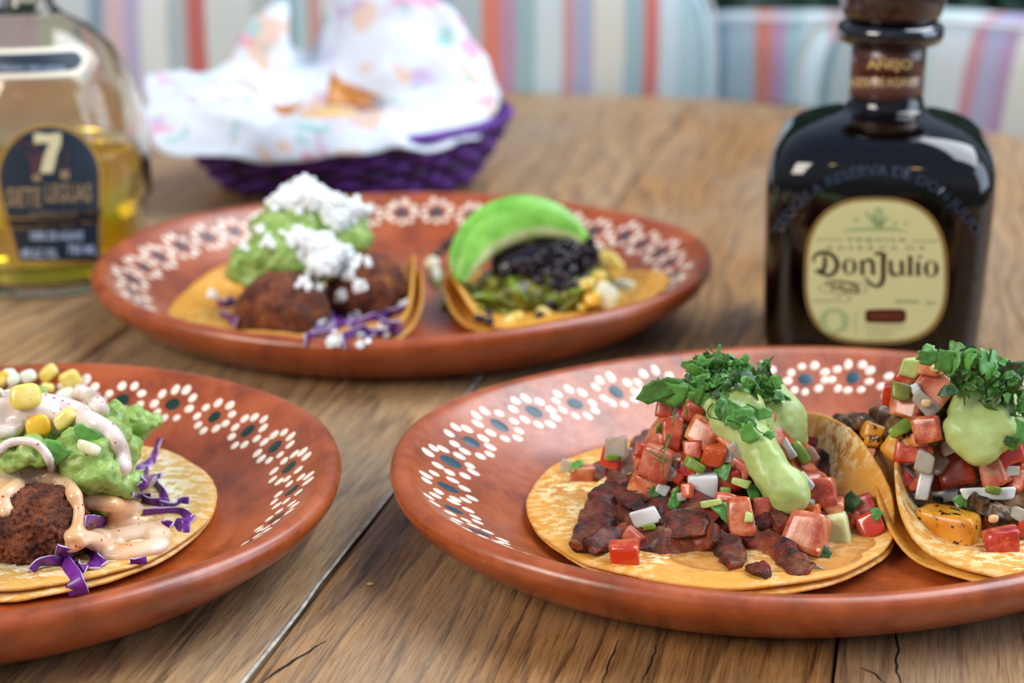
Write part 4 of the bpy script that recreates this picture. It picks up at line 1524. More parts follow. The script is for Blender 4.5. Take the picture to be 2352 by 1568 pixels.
for (x, y, sz, rl) in [(1040, 320, 0.75, -15), (730, 150, 0.42, 5), (810, 165, 0.42, 5), (890, 170, 0.42, 5), (1250, 560, 0.55, 80), (775, 690, 0.3, 30), (1210, 640, 0.3, 0), (930, 985, 0.3, 10), (780, 990, 0.3, 10)]:
    P, _n = T2.hit(*z2(x, y))
    P = aty(*z2(x, y), 52.6) if P is None or P[1] > 55 else P + (CO - P) / np.linalg.norm(CO - P) * 0.2
    leaf(P, sz, basis(P, math.radians(rl), 0.2, 0.2), cor2, sx=1.25)
for pts in [[(1040, 370), (1070, 440), (1180, 480), (1270, 500)], [(920, 330), (925, 430)], [(1230, 280), (1220, 340), (1180, 420)], [(1050, 200), (1140, 330), (1100, 420)], [(1080, 100), (1060, 180), (1000, 240)]]:
    stem([aty(*z2(*q), 52.7) for q in pts], 0.045, cor2)

# ------------------------------------------------------------------ taco 3: croquette, guacamole, chilli crema, corn, cabbage
def z3(x, y):
    return x / 2.6125, 800 + y / 2.6125


def z5(x, y):
    return x / 5.2275, 820 + y / 5.2275


def cabbage(surf, pts, w, label, group, lift=0.15, tw=0.0, depth=None):
    Q = []
    for (px, py) in pts:
        P, _n = surf.hit(px, py)
        if depth is not None: P = aty(px, py, depth)
        if P is None: P = aty(px, py, 54)
        Q.append(P + (CO - P) / np.linalg.norm(CO - P) * lift)
    seg = 8
    V, F = sweep(Q, w, 0.09, lambda t, c: CO - c, n=16, seg=seg, p=6, amp=0.03, fr=2.0, twist=lambda t: tw * math.sin(t * 5) + 0.3)
    fm = []
    for k in range(15):
        for j in range(seg):
            fm.append(1 if j in (7, 3) else 0)
    fm += [1, 1]
    return mk('cabbage_shred', V, F, ['cabbage', 'cabbage_edge'], fm=fm, label=label, cat='cabbage', group=group)


gv, gf = blob([(-14.9, 54.2, 3.0, 1.7, 2.0, 1.9), (-14.2, 53.2, 2.4, 1.4, 1.4, 1.4), (-16.8, 54.5, 3.4, 2.2, 2.2, 2.0), (-18.5, 54, 2.8, 3.0, 2.8, 2.0),
               (*aty(*z3(640, 440), 55.0), 1.0, 0.9, 0.9), (*aty(*z3(760, 420), 56.0), 0.8, 0.7, 0.42), (*aty(*z3(870, 440), 55.8), 0.75, 0.6, 0.38), (*aty(*z3(760, 520), 55.8), 0.6, 0.6, 0.4), (*aty(*z3(730, 620), 54.6), 0.65, 0.7, 0.9),
               (*aty(*z3(750, 800), 52.8), 0.75, 0.7, 0.5), (*aty(*z3(600, 760), 52.2), 0.9, 0.8, 0.75), (*aty(*z3(480, 640), 52.4), 1.1, 0.9, 0.9), (*aty(*z3(150, 640), 52), 1.3, 0.8, 0.5), (*aty(*z3(560, 560), 53.4), 1.2, 0.9, 0.9)], 0.10, 2, 0.30, 1.3, 0.14, 3.6)
mk('guacamole', gv, gf, 'guac', label='chunky green guacamole heaped under the corn and pale sauce', cat='guacamole', group='guacamole mounds')
T3.add(gv, gf)
kv, kf = blob([(*aty(*z3(190, 1080), 50.6), 2.1, 1.5, 1.45), (*aty(*z3(60, 1080), 50.8), 2.2, 1.5, 1.5), (*aty(*z3(300, 1030), 50.8), 1.3, 1.2, 1.25)], 0.06, 3, 0.16, 1.4, 0.14, 7.0)
kv = rough(kv, 0.035, 16.0, 3.0)
mk('fried_croquette', kv, kf, 'crust', label='dark breaded croquette at the front of the corn-topped taco', cat='croquette', group='breaded fried croquettes')
T3.add(kv, kf)

GC = 'shreds of purple cabbage on the corn-topped taco'
for pts, w, tw, lb in [
    ([(960, 540), (935, 610), (910, 690)], 0.22, 0.8, 'thin cabbage shred standing up highest beside the guacamole'), ([(920, 670), (870, 700), (820, 720)], 0.28, 0.4, 'purple shred below the standing one'),
    ([(900, 680), (870, 740), (860, 780)], 0.32, 0.9, 'pale lilac shred beside the guacamole edge'), ([(970, 765), (920, 770), (870, 810), (830, 840)], 0.3, 1.0, 'looped lilac shred right of the guacamole'),
    ([(930, 810), (970, 860), (995, 940)], 0.34, 0.5, 'steep shred crossing the middle of the cabbage'), ([(800, 880), (860, 880), (910, 885)], 0.2, 0.2, 'dark flat shred above the sauce'),
    ([(850, 910), (920, 930), (1000, 930)], 0.42, 0.4, 'broad purple piece behind the long shred'), ([(950, 935), (1040, 940), (1080, 915), (1135, 915)], 0.3, 0.7, 'shred reaching right towards the tortilla edge'),
    ([(860, 990), (960, 980), (1080, 980), (1140, 1020)], 0.34, 0.3, 'long shred lying beside the sauce puddle'), ([(1150, 1000), (1120, 1040), (1070, 1040), (1090, 1080), (1140, 1085)], 0.34, 0.6, 'zigzag shred farthest right on the tortilla'),
    ([(970, 1060), (1000, 1055), (1030, 1070)], 0.36, 0.4, 'stubby shred at the right end of the puddle'), ([(190, 1335), (240, 1280), (330, 1265), (440, 1255)], 0.3, 0.5, 'arched shred in front of the croquette'),
    ([(370, 1285), (420, 1340), (450, 1400), (475, 1480)], 0.62, 0.0, 'broad purple ribbon hanging over the tortilla edge'), ([(455, 1285), (480, 1320), (515, 1330)], 0.34, 0.6, 'short curled shred between ribbon and puddle'),
    ([(540, 1215), (560, 1260), (570, 1320)], 0.42, 0.5, 'shred dropping from under the sauce'), ([(560, 1230), (600, 1280), (620, 1300)], 0.36, 0.5, 'shred next to the dropping one'),
    ([(780, 1280), (830, 1275), (880, 1270)], 0.24, 0.3, 'thin shred peeking out under the puddle front'), ([(340, 1200), (390, 1210), (430, 1250)], 0.36, 0.6, 'shred tucked between croquette and puddle'),
    ([(510, 1040), (560, 1030), (620, 1050)], 0.4, 0.3, 'dark shred in the hole of the sauce')]:
    cabbage(T3, [z3(*q) for q in pts], w, lb, GC, tw=tw)


def band(pts, w, surf, lift=0.12, flat=1.0):
    """ribbon of sauce as balls that follow the food"""
    Q = []
    for i, (px, py) in enumerate(pts):
        P, _n = surf.hit(px, py)
        if P is None: P = aty(px, py, 54)
        Q.append(P + (CO - P) / np.linalg.norm(CO - P) * lift)
    s_ = px_per_cm(np.mean(Q, axis=0))
    return tube_balls(Q, (lambda t: w(t) / s_ / 2) if callable(w) else w / s_ / 2, flat=flat)


balls = band([z5(*q) for q in [(-200, 760), (100, 700), (300, 640), (520, 600), (760, 640), (1000, 740)]], 72, T3) + band([z5(*q) for q in [(-100, 620), (200, 580), (420, 640), (700, 760)]], 80, T3)
balls += band([z5(*q) for q in [(900, 680), (1120, 780), (1300, 900), (1400, 1040), (1450, 1200), (1460, 1310)]], 50, T3, 0.2)
balls += band([z5(*q) for q in [(-60, 900), (60, 900), (180, 850)]], 40, T3)
wv, wf = blob(balls, 0.09, 5, 0.05, 1.2)
mk('pale_chilli_crema', wv, wf, 'white_sauce', label='pale speckled crema ribbon curving over the guacamole', cat='sauce', group='speckled crema ribbons')
balls = band([z5(*q) for q in [(960, 420), (1080, 480), (1160, 560), (1210, 640)]], 42, T3, 0.3)
v2, f2 = blob(balls, 0.09, 5, 0.04, 1.2)
mk('pale_chilli_crema', v2, f2, 'white_sauce', label='short crema ribbon behind the corn near the painted flowers', cat='sauce', group='speckled crema ribbons')
balls = band([z5(*q) for q in [(-60, 1170), (60, 1060), (200, 1010), (380, 1020), (520, 1110), (590, 1230), (620, 1330)]], 24, T3, 0.15)
v3, f3 = blob(balls, 0.08, 5)
mk('pale_chilli_crema', v3, f3, 'white_sauce', label='thin looping crema ribbon left of the croquette top', cat='sauce', group='speckled crema ribbons')
T3.add(wv, wf).add(v3, f3).add(v2, f2)
balls = band([z3(*q) for q in [(-40, 930), (60, 860), (160, 800), (280, 780), (380, 800), (440, 870), (475, 960), (470, 1040), (450, 1120), (440, 1180)]], lambda t: 44 if t < 0.6 else 34, T3, 0.05)
balls += band([z3(*q) for q in [(-40, 820), (80, 760), (200, 730), (300, 760)]], 40, T3, 0.05) + band([z3(*q) for q in [(-20, 900), (40, 950), (30, 980)]], 34, T3, 0.05) + band([z3(*q) for q in [(-40, 880), (120, 790), (300, 770)]], 44, T3, 0.0)
balls += band([z3(*q) for q in [(430, 1190), (520, 1140), (620, 1100), (720, 1060), (840, 1060)]], 46, T3, 0.1, 0.6)
balls += band([z3(*q) for q in [(450, 1120), (560, 1150), (660, 1200), (760, 1210), (900, 1200), (950, 1170)]], 62, T3, 0.1, 0.6)
balls += band([z3(*q) for q in [(640, 1230), (760, 1230), (880, 1200)]], 56, T3, 0.1, 0.6) + band([z3(*q) for q in [(700, 1130), (800, 1110), (900, 1090), (960, 1120)]], 66, T3, 0.1, 0.6)
balls += band([z3(*q) for q in [(540, 920), (660, 930), (760, 950), (810, 970)]], 56, T3, 0.1, 0.7) + band([z3(*q) for q in [(700, 960), (690, 1040), (780, 1020)]], 50, T3, 0.1, 0.6)
ov, of_ = blob(balls, 0.085, 5, 0.06, 1.0)
mk('orange_chilli_crema', ov, of_, 'orange_sauce', label='orange-tinted speckled sauce draped over the croquette and pooled beside it', cat='sauce')
T3.add(ov, of_)
GK = 'corn kernels on the guacamole'
for (x, y, w, h, rl, mt, lb) in [
    (110, 200, 150, 130, 10, 'corn_white', 'pale kernel behind the big flat one at the left'), (20, 270, 110, 190, 0, 'corn', 'kernel cut by the left photo edge'),
    (340, 235, 190, 160, -20, 'corn_white', 'whitish kernel with a split tip'), (160, 270, 170, 150, 30, 'corn_white', 'hollow white kernel above the big flat one'), (590, 190, 250, 170, 38, 'corn', 'kernel with charred marks at the top'),
    (840, 270, 270, 230, -25, 'corn', 'plump pale yellow kernel highest on the right'), (570, 370, 170, 140, 10, 'corn', 'small kernel beneath the charred one'),
    (310, 470, 420, 320, -5, 'corn', 'largest flat kernel facing the viewer'), (800, 460, 270, 180, -18, 'corn_white', 'white square kernel under the plump one'), (460, 830, 320, 270, -10, 'corn_yellow', 'deep yellow kernel low on the guacamole'),
    (770, 740, 300, 190, -38, 'corn', 'oval kernel lying on the pale ribbon'), (1060, 1090, 310, 150, 28, 'corn_white', 'curled white kernel on the front of the guacamole'), (-10, 420, 90, 100, 0, 'corn_white', 'small kernel at the photo edge'),
    (40, 230, 150, 120, 0, 'corn_yellow', 'kernel behind the pale ones')]:
    chunk('corn_kernel', T3, *z5(x, y), w / 5.2275, h / 5.2275, 0.42, mt, lb, 'corn', GK, roll=-rl if rl < 30 else rl, p=3.2, jit=0.16, amp=0.03, lift=0.7, taper=0.15, n=6, add=False)
for (x, y, lb) in [(720, 1170, 'dark green coriander leaf tucked in the guacamole'), (1080, 960, 'small coriander leaf above the curled white kernel')]:
    P, _n = T3.hit(*z5(x, y))
    P = P + (CO - P) / np.linalg.norm(CO - P) * 0.15
    leaf(P, 0.42, basis(P, -0.8, 0.2, 0.2), None, lb, 'herb', 'coriander leaves in the guacamole', name='coriander_leaf', sx=1.4)

# ------------------------------------------------------------------ taco 4: two croquettes, guacamole, crumbled cheese
def z6(x, y):
    return 380 + x / 3.675, 400 + y / 3.675


for (x, y, Y, rx, ry, rz, lb) in [(990, 1165, 74.5, 2.25, 1.65, 1.95, 'left croquette under the guacamole and cheese'), (1700, 950, 77.0, 1.95, 1.6, 1.75, 'right croquette under the edge of the guacamole')]:
    c_ = aty(*z6(x, y), Y)
    kv, kf = blob([(*c_, rx, ry, rz), (c_[0] - 0.4, c_[1] + 0.2, c_[2] - 0.3, rx * 0.9, ry, rz * 0.8)], 0.14, 2, 0.2, 1.0, 0.08, 5.0)
    mk('fried_croquette', kv, kf, 'crust', label=lb, cat='croquette', group='breaded fried croquettes')
    T4.add(kv, kf)
G4 = 'shreds of purple cabbage around the two croquettes'
CAB = ['purple front shred crossing under the left croquette', 'purple thick dark shred right of the left croquette', 'purple shred at the front right by the plate rim', 'purple long shred below the right croquette', 'purple shred under the right end of the folded tortilla', 'purple dark shred inside the fold of the tortilla', 'purple shred peeking out left of the left croquette', 'purple lower shred left of the left croquette', 'purple shred lying low beneath the right croquette', 'purple cabbage bit between the two croquettes']
for ci, (pts, w) in enumerate([([(1180, 1400), (1400, 1330), (1640, 1230)], 0.4), ([(1250, 1380), (1420, 1300), (1500, 1220)], 0.5), ([(1500, 1410), (1640, 1330), (1720, 1380)], 0.5), ([(1560, 1300), (1700, 1240), (1900, 1200)], 0.45), ([(1800, 1260), (1950, 1290), (2040, 1240)], 0.5),
               ([(1900, 1180), (2000, 1150), (2080, 1120)], 0.45), ([(440, 1090), (520, 1110), (590, 1060)], 0.5), ([(470, 1180), (540, 1230), (600, 1240)], 0.4), ([(1700, 1350), (1850, 1340), (2000, 1340)], 0.4), ([(1300, 1300), (1400, 1220), (1480, 1180)], 0.4)]):
    cabbage(T4, [z6(*q) for q in pts], w * 1.5, CAB[ci], G4, tw=0.6, lift=0.3)
g = []
for (x, y, Y, r_) in [(720, 760, 76.6, 1.25), (900, 720, 76.4, 1.45), (1150, 780, 76.4, 1.35), (1350, 740, 77.0, 1.1), (1580, 560, 78.6, 1.1), (1480, 500, 78.8, 1.4), (1200, 480, 78.2, 1.7), (960, 500, 78.0, 1.45), (1250, 350, 79.2, 1.5), (1450, 380, 79.6, 1.4), (1000, 350, 79.0, 1.1),
                      (740, 880, 76.0, 0.55), (1000, 600, 77.0, 1.5), (1200, 650, 77.2, 1.6)]:
    g.append((*aty(*z6(x, y), Y), r_, r_ * 0.9, r_ * 0.8))
gv, gf = blob(g, 0.14, 2, 0.4, 1.0, 0.15, 3.0)
mk('guacamole', gv, gf, 'guac', label='guacamole mound under the crumbled cheese on two croquettes', cat='guacamole', group='guacamole mounds')
T4.add(gv, gf)
cb = []
for (x, y, r_) in [(1050, 170, 0.75), (1180, 130, 0.8), (1250, 220, 1.0), (1400, 270, 0.95), (1560, 300, 0.75), (1450, 380, 0.6), (960, 240, 0.6), (1120, 260, 0.8), (1180, 560, 0.6), (1330, 640, 0.85), (1450, 680, 0.7), (1320, 770, 0.7), (1250, 600, 0.55), (1530, 650, 0.4), (1650, 330, 0.5)]:
    P, _n = T4.hit(*z6(x, y))
    if P is None or P[1] > 82.5: P = aty(*z6(x, y), 79.3)
    cb.append((*P, r_, r_, r_ * 0.7))
wv, wf = blob(cb, 0.13, 1, 0.3, 1.4, 0.2, 4.0)
T4.add(wv, wf)
iv, jf = ico()
cub, cubf = cubegrid(1)
parts = [(wv, wf)]
rs = random.Random(9)
spots = [(1050, 170, 60), (1250, 220, 90), (1450, 290, 90), (1600, 330, 50), (960, 250, 50), (1330, 660, 110), (1150, 570, 90), (1450, 700, 70), (1300, 790, 80), (1450, 410, 60), (1580, 770, 50), (1200, 930, 50), (1310, 980, 40), (850, 580, 40), (670, 630, 25), (800, 470, 25), (1550, 850, 40), (1620, 960, 30),
         (1480, 1030, 30), (1710, 740, 20), (1420, 1260, 60), (1650, 1370, 70), (1400, 1430, 40), (1850, 1320, 50), (1450, 1400, 50), (390, 1020, 20), (2010, 1100, 20), (1600, 1210, 40), (880, 580, 50)]
for k in range(950):
    x, y, sd = rs.choice(spots[:10] if rs.random() < 0.6 else spots)
    P, _n = T4.hit(*z6(x + rs.gauss(0, sd * 0.7), y + rs.gauss(0, sd * 0.6)))
    if P is None or P[1] > 84: continue
    r_ = rs.uniform(0.05, 0.16)
    R = np.array(Matrix.Rotation(rs.uniform(0, 6), 3, (rs.random(), rs.random(), 0.3)))
    parts.append(((cub * r_ * np.array([1, rs.uniform(0.6, 1), rs.uniform(0.6, 1)])) @ R.T + P + np.array([0, -0.03, 0.05]), cubf))
V, F = join(parts)
mk('cheese_crumbs', V, F, 'cheese', label='white crumbled cheese scattered over the guacamole and croquettes', cat='cheese', kind='stuff', smooth=False)

# ------------------------------------------------------------------ taco 5: pepper strips, beans, corn, avocado
def z7(x, y):
    return 900 + x / 3.5636, 440 + y / 3.5636


bv, bf = blob([(0.6, 79.0, 1.8, 2.6, 2.2, 1.2), (2.8, 79.2, 2.0, 2.4, 2.2, 1.2), (1.2, 80.0, 2.8, 2.2, 1.8, 1.6), (2.6, 80.2, 2.9, 1.9, 1.7, 1.5)], 0.22, 3, 0.3, 1.0)
mk('pepper_mix', bv, bf, 'poblano', label='olive pepper mixture under the strips and black beans', cat='pepper', kind='stuff')
T5.add(bv, bf)
G5 = 'olive roasted pepper strips on the bean taco'
rs = random.Random(19)
PEP = ['poblano', 'jalapeno', 'poblano']
PEPL = ['olive pepper strip at the far left under the avocado tip', 'olive pepper strip dropping from the left avocado end', 'olive pepper strip standing left of the two loose beans', 'olive pepper strip leaning from the avocado down to the right', 'olive pepper strip tall and bright in the middle, pointing to the corn', 'olive pepper strip hanging under the centre of the bean heap', 'olive pepper strip lying level in the middle of the mix', 'olive pepper strip level one under the avocado tip', 'olive pepper strip low one above the front corn kernel', 'olive pepper strip short one below the right end of the beans', 'olive pepper strip curving below the beans at the right', 'olive pepper strip running up to the right towards the corn', 'olive pepper strip low dark one between corn and beans', 'olive pepper strip flat one left of the pale corn', 'olive pepper strip at the front left inside the tortilla lip', 'olive pepper strip low at the right beside the rim', 'olive pepper strip highest at the left behind the fold', 'olive pepper strip short one right of the loose beans', 'olive pepper strip curved one beneath the beans', 'olive pepper strip dark one right under the avocado end']
for k, pts in enumerate([[(380, 620), (420, 720), (470, 800)], [(420, 780), (440, 880), (430, 960)], [(600, 760), (560, 860), (520, 960)], [(700, 690), (800, 720), (860, 800)], [(960, 660), (1000, 780), (1120, 900)], [(1130, 780), (1180, 860), (1170, 930)],
                         [(820, 860), (940, 900), (1060, 930)], [(640, 860), (760, 850), (860, 880)], [(860, 950), (900, 990), (1000, 1000)], [(1250, 690), (1310, 740), (1310, 800)], [(1240, 860), (1340, 880), (1380, 940)], [(1380, 980), (1480, 900), (1540, 850)],
                         [(1180, 970), (1260, 920), (1330, 860)], [(1460, 830), (1540, 800), (1620, 800)], [(480, 920), (500, 1000), (560, 1040)], [(1540, 930), (1640, 900), (1700, 880)], [(300, 640), (340, 700), (370, 780)], [(700, 960), (760, 940), (840, 950)],
                         [(1060, 820), (1030, 880), (1080, 960)], [(560, 700), (620, 780), (700, 820)]]):
    strip(T5, [z7(*q) for q in pts], rs.uniform(16, 26), 0.3, PEP[k % 3], PEPL[k], 'pepper', G5, 'pepper_strip', lift=0.2, amp=0.06, n=12, seg=8)
bv, bf = blob([(*aty(*z7(1250, 560), 79.4), 2.1, 1.5, 1.2), (*aty(*z7(1480, 560), 79.6), 1.4, 1.4, 1.3), (*aty(*z7(1050, 600), 79.0), 1.6, 1.2, 0.8), (*aty(*z7(1400, 720), 78.4), 1.2, 0.9, 0.8)], 0.22, 2, 0.2, 1.2)
mk('bean_paste', bv, bf, 'bean', label='dark mashed beans inside the black bean heap', cat='beans', kind='stuff')
T5.add(bv, bf)
zone = []
for k in range(66):
    x, y = rs.uniform(830, 1650), rs.uniform(370, 790)
    if y < 640 - (x - 830) * 0.38 or y > 640 + (x - 830) * 0.35: continue
    zone.append((x, y))
zone += [(460, 430), (520, 380), (560, 350), (380, 520), (650, 990), (720, 1040), (790, 1000), (800, 1060), (660, 1060), (1290, 930), (1200, 1020), (1350, 940), (420, 480), (500, 440), (620, 1010)]
nz_ = len(zone)
BL = ['loose black bean behind the fold, second from the avocado', 'loose black bean touching the avocado tip from the left', 'topmost loose bean left of the avocado', 'lowest loose bean behind the fold', 'left bean of the small group at the front', 'front bean of the small group nearest the rim', 'right bean of the small front group', 'bean at the lower right of the small front group', 'bean at the bottom left of the small front group', 'single bean above the split front kernel', 'single bean beside the split front kernel', 'single bean right of the split kernel', 'half-hidden bean behind the fold', 'bean in the middle of those behind the fold', 'leftmost bean of the small front group']
for zi, (x, y) in enumerate(zone):
    chunk('black_bean', T5, *z7(x, y), rs.uniform(24, 34), rs.uniform(17, 22), 0.42, 'bean', BL[zi - nz_ + 15] if zi >= nz_ - 15 else 'black bean packed in the glossy heap under the avocado slices', 'bean', 'black beans of the heap' if zi < nz_ - 15 else 'loose black beans of the bean taco', roll=rs.uniform(-90, 90), lift=0.4, p=2.4, jit=0.10, n=5)
KL = ['corn yellow kernel at the front of the bean taco', 'corn split kernel right of the front yellow one', 'corn big curled kernel beside the bean heap', 'corn tall kernel outside the curled one', 'corn largest pale kernel near the right tortilla end', 'corn flat pale kernel right of the largest one', 'corn kernel touching the right end of the beans', 'corn kernel between beans and pale corn', 'corn pale crumb of corn behind the fold', 'corn pale kernel at the left behind the fold', 'corn tiny kernel low beside the rim', 'corn kernel resting towards the tortilla end', 'corn pale kernel behind the bean heap', 'corn yellow kernel left of the largest pale one']
for ki, (x, y, w, h, mt) in enumerate([(1000, 1040, 190, 100, 'corn'), (1250, 1000, 160, 100, 'corn'), (1770, 560, 190, 150, 'corn'), (1840, 640, 120, 160, 'corn'), (1750, 850, 220, 190, 'corn_white'), (1900, 780, 190, 120, 'corn_white'), (1600, 760, 140, 110, 'corn'), (1700, 700, 120, 110, 'corn'), (330, 590, 120, 110, 'corn_white'),
                         (360, 690, 90, 120, 'corn_white'), (1560, 950, 80, 50, 'corn'), (1850, 880, 130, 80, 'corn'), (1700, 450, 80, 60, 'corn_white'), (1640, 880, 130, 120, 'corn_yellow')]):
    chunk('corn_kernel', T5, *z7(x, y), w / 3.56, h / 3.56, 0.5, mt, KL[ki], 'corn', 'corn kernels on the bean taco', roll=rs.uniform(-40, 40), lift=0.5, p=3, jit=0.2)


def avocado(pts, Y, w0, th, label, group, tiltv):
    Q = [aty(*z7(x, y), Y + dy) for (x, y, dy) in pts]
    seg, n = 18, 30
    V, F = sweep(Q, lambda t: w0 * (0.22 + 0.78 * math.sin(PI * min(max(t, 0.03), 0.97)) ** 0.75), lambda t: th * (0.35 + 0.65 * math.sin(PI * min(max(t, 0.03), 0.97))), tiltv, n=n, seg=seg, p=2.6)
    fm = []
    C = V.reshape(n, seg, 3)
    o = None
    root_fm = []
    for k in range(n - 1):
        for j in range(seg):
            root_fm.append(0 if 3 <= j <= 12 else 1)
    root_fm += [0, 0]
    o = mk('avocado_slice', V, F, ['avocado_out', 'avocado_in'], fm=root_fm, label=label, cat='avocado', group=group)
    T5.add(V, F)
    return V, F


GA = 'fanned avocado slices on the bean taco'
avocado([(560, 740, -1.2), (640, 560, -0.6), (760, 400, 0.2), (960, 290, 0.8), (1200, 240, 1.0), (1430, 290, 0.8), (1590, 400, 0.4)], 78.6, 1.9, 1.0, 'avocado slice with pale inner face leaning on the black beans', GA, lambda t, c: np.array([0.1, -1.0, 0.55]))
avocado([(540, 690, -1.4), (560, 540, -0.8), (680, 340, 0.2), (860, 210, 0.9), (1080, 150, 1.2), (1330, 180, 1.2), (1500, 260, 1.0)], 79.6, 1.7, 0.9, 'rear avocado slice rising as a bright green arch', GA, lambda t, c: np.array([0.1, -1.0, 0.9]))

# ------------------------------------------------------------------ woven basket with paper and chips
CX, CY = -10.9, 110.0
bk = empty('basket', (CX, CY, 0), 'purple woven palm basket with a natural straw foot', 'basket')
M['weave'] = green_mat('purple_palm', '#36125c', '#6a2aa0', 0.5, 1.2, 0, 0.5)
M['weave_dark'] = green_mat('dark_purple_palm', '#1c0a30', '#3a165c', 0.5, 1.2, 0, 0.5)
M['straw'] = green_mat('natural_straw', '#b08a52', '#d0b078', 0.6, 1.5, 0, 0.5)
NS_ = 40


def bask(th, t, off=0.0):
    """t 0 at the foot, 1 at the rim"""
    a = 7.9 + 2.7 * t ** 0.8 + off
    b_ = 6.6 + 2.2 * t ** 0.8 + off
    tilt = 0.05 * math.cos(th) * a * t
    return np.array([CX + a * math.cos(th), CY + b_ * math.sin(th), 0.35 + 3.7 * t + tilt])


for k in range(7):
    t = 0.06 + k * 0.14
    P = []
    for j in range(160):
        th = 2 * PI * j / 160
        P.append(bask(th, t, 0.26 * math.sin(th * NS_ / 2 + (PI if k % 2 else 0))))
    V, F = sweep(P, 0.62, 0.26, lambda tt, c: np.array([c[0] - CX, c[1] - CY, 0]), seg=6, closed=True, p=3)
    mk('weave_strand', V, F, 'weave_dark' if k % 3 == 0 else 'weave', parent=bk)
for k in range(NS_):
    th = 2 * PI * (k + 0.5) / NS_
    V, F = sweep([bask(th, t) for t in (0, 0.25, 0.5, 0.75, 1.0)], 0.42, 0.16, (math.cos(th), math.sin(th), 0), n=8, seg=6, p=3)
    mk('stake', V, F, 'weave_dark', parent=bk)
P = [bask(2 * PI * j / 120, 1.04, 0.05 * math.sin(30 * 2 * PI * j / 120)) for j in range(120)]
V, F = sweep(P, 0.75, 0.62, lambda tt, c: np.array([c[0] - CX, c[1] - CY, 0]), seg=8, closed=True, p=2)
mk('rim', V, F, 'weave', parent=bk)
P = [bask(2 * PI * j / 120, 0.0, -0.25) + np.array([0, 0, -0.02]) for j in range(120)]
V, F = sweep(P, 0.7, 0.7, (0, 0, 1), seg=8, closed=True, p=2)
mk('foot_ring', V, F, 'straw', parent=bk)
V, F = [], []
for r_ in (0.0001, 0.5, 1.0):
    for j in range(60):
        c_ = bask(2 * PI * j / 60, 0.02)
        V.append((CX + (c_[0] - CX) * r_, CY + (c_[1] - CY) * r_, 0.45))
for i in range(2):
    for j in range(60):
        F.append([i * 60 + j, (i + 1) * 60 + j, (i + 1) * 60 + (j + 1) % 60, i * 60 + (j + 1) % 60])
mk('woven_bottom', V, F, 'straw', parent=bk)

m = Mat('printed_tissue_paper', '#eef1f6', 0.6)
base = m.ramp(m.noise(0.12, 3), [(0.3, '#cfd5df'), (0.7, '#dde1e8')])
col = base
for sc, seed_, c_, lo, hi in ((0.16, 0, '#d9709c', 0.63, 0.67), (0.20, 5, '#e0a878', 0.62, 0.66), (0.24, 11, '#6fb8a8', 0.66, 0.69), (0.19, 17, '#b992c8', 0.66, 0.70)):
    v = m.nt.nodes.new('ShaderNodeMapping')
    v.inputs['Scale'].default_value = (100, 100, 100)
    v.inputs['Location'].default_value = (seed_ * 13.0, seed_ * 7.0, seed_ * 3.0)
    m.nt.links.new(m.tc.outputs['Object'], v.inputs[0])
    nz = m.noise(sc * 2.2, 1, 0.3, v.outputs[0], 0.6)
    col = m.mix(m.ramp(nz, [(lo, 0.0), (hi, 0.6)]), col, c_)
m.color(col)
m.b.inputs['Transmission Weight'].default_value = 0.0
m.bump(m.noise(0.5, 4), 0.5, 0.3)
M['paper'] = m.m
edge = [(330, 300, 103), (335, 190, 108), (400, 158, 111), (490, 165, 113.5), (560, 85, 115), (645, 0, 116), (662, 105, 117.5), (720, 98, 118), (752, 20, 118), (790, -90, 118.5), (900, -130, 118.5), (1000, -20, 117), (1075, 70, 115.5),
        (1140, 205, 112), (1118, 290, 107), (1060, 335, 103), (900, 352, 101), (720, 368, 100), (540, 372, 100.5), (380, 352, 101.5)]
openr = [(590, 265, 104.5), (585, 250, 106), (600, 238, 108), (620, 230, 110), (640, 225, 111), (670, 225, 112), (700, 225, 112), (730, 225, 112), (760, 222, 112.3), (790, 215, 112.5), (840, 205, 112), (880, 215, 111.5), (900, 228, 110),
         (905, 240, 109), (890, 255, 107), (860, 264, 105.5), (800, 270, 104.5), (740, 272, 104), (680, 270, 104), (620, 268, 104.2)]
NE = 120


def loop(L):
    P = np.array([aty(*q) for q in L])
    P = np.vstack([P, P[:1]])
    C = cr(P, NE + 1)[:-1]
    return C


E3, O3 = loop(edge), loop(openr)
cen = O3.mean(axis=0)
F3 = cen + (O3 - cen) * 0.8 + np.array([0, 0, -2.4])
F3[:, 2] = np.maximum(F3[:, 2], 0.9)
rows = [F3 * 0 + np.array([cen[0], cen[1], 1.0]), cen + (F3 - cen) * 0.5, F3, (F3 + O3) / 2, O3]
NR_ = 16
for i in range(1, NR_ + 1):
    t = i / NR_
    mid = O3 * (1 - t) + E3 * t
    # front part bulges up over the rim before it falls
    low = np.clip((112 - mid[:, 1]) / 8, 0, 1)
    mid[:, 2] += 0.9 * math.sin(PI * t) * low
    rows.append(mid)
V = []
for i, r_ in enumerate(rows):
    for j, p_ in enumerate(r_):
        q = np.array(p_)
        a_ = 0.55 if i > 4 else 0.15
        nz = noise.noise_vector(Vector((q[0] * 0.35, q[1] * 0.35, q[2] * 0.35)))
        rd = abs(noise.noise(Vector((q[0] * 0.28 + 9, q[1] * 0.28, q[2] * 0.28)))) * 1.2
        q = q + np.array(nz) * a_ + np.array([0, -rd * 0.6, rd * 0.3]) * (1 if i > 5 else 0)
        q[2] = max(q[2], 0.75)
        V.append(q)
F = []
for i in range(len(rows) - 1):
    for j in range(NE):
        F.append([i * NE + j, (i + 1) * NE + j, (i + 1) * NE + (j + 1) % NE, i * NE + (j + 1) % NE])
pp = mk('paper_liner', V, F, 'paper', label='white tissue paper printed with pink, teal and orange lining the basket', cat='paper')
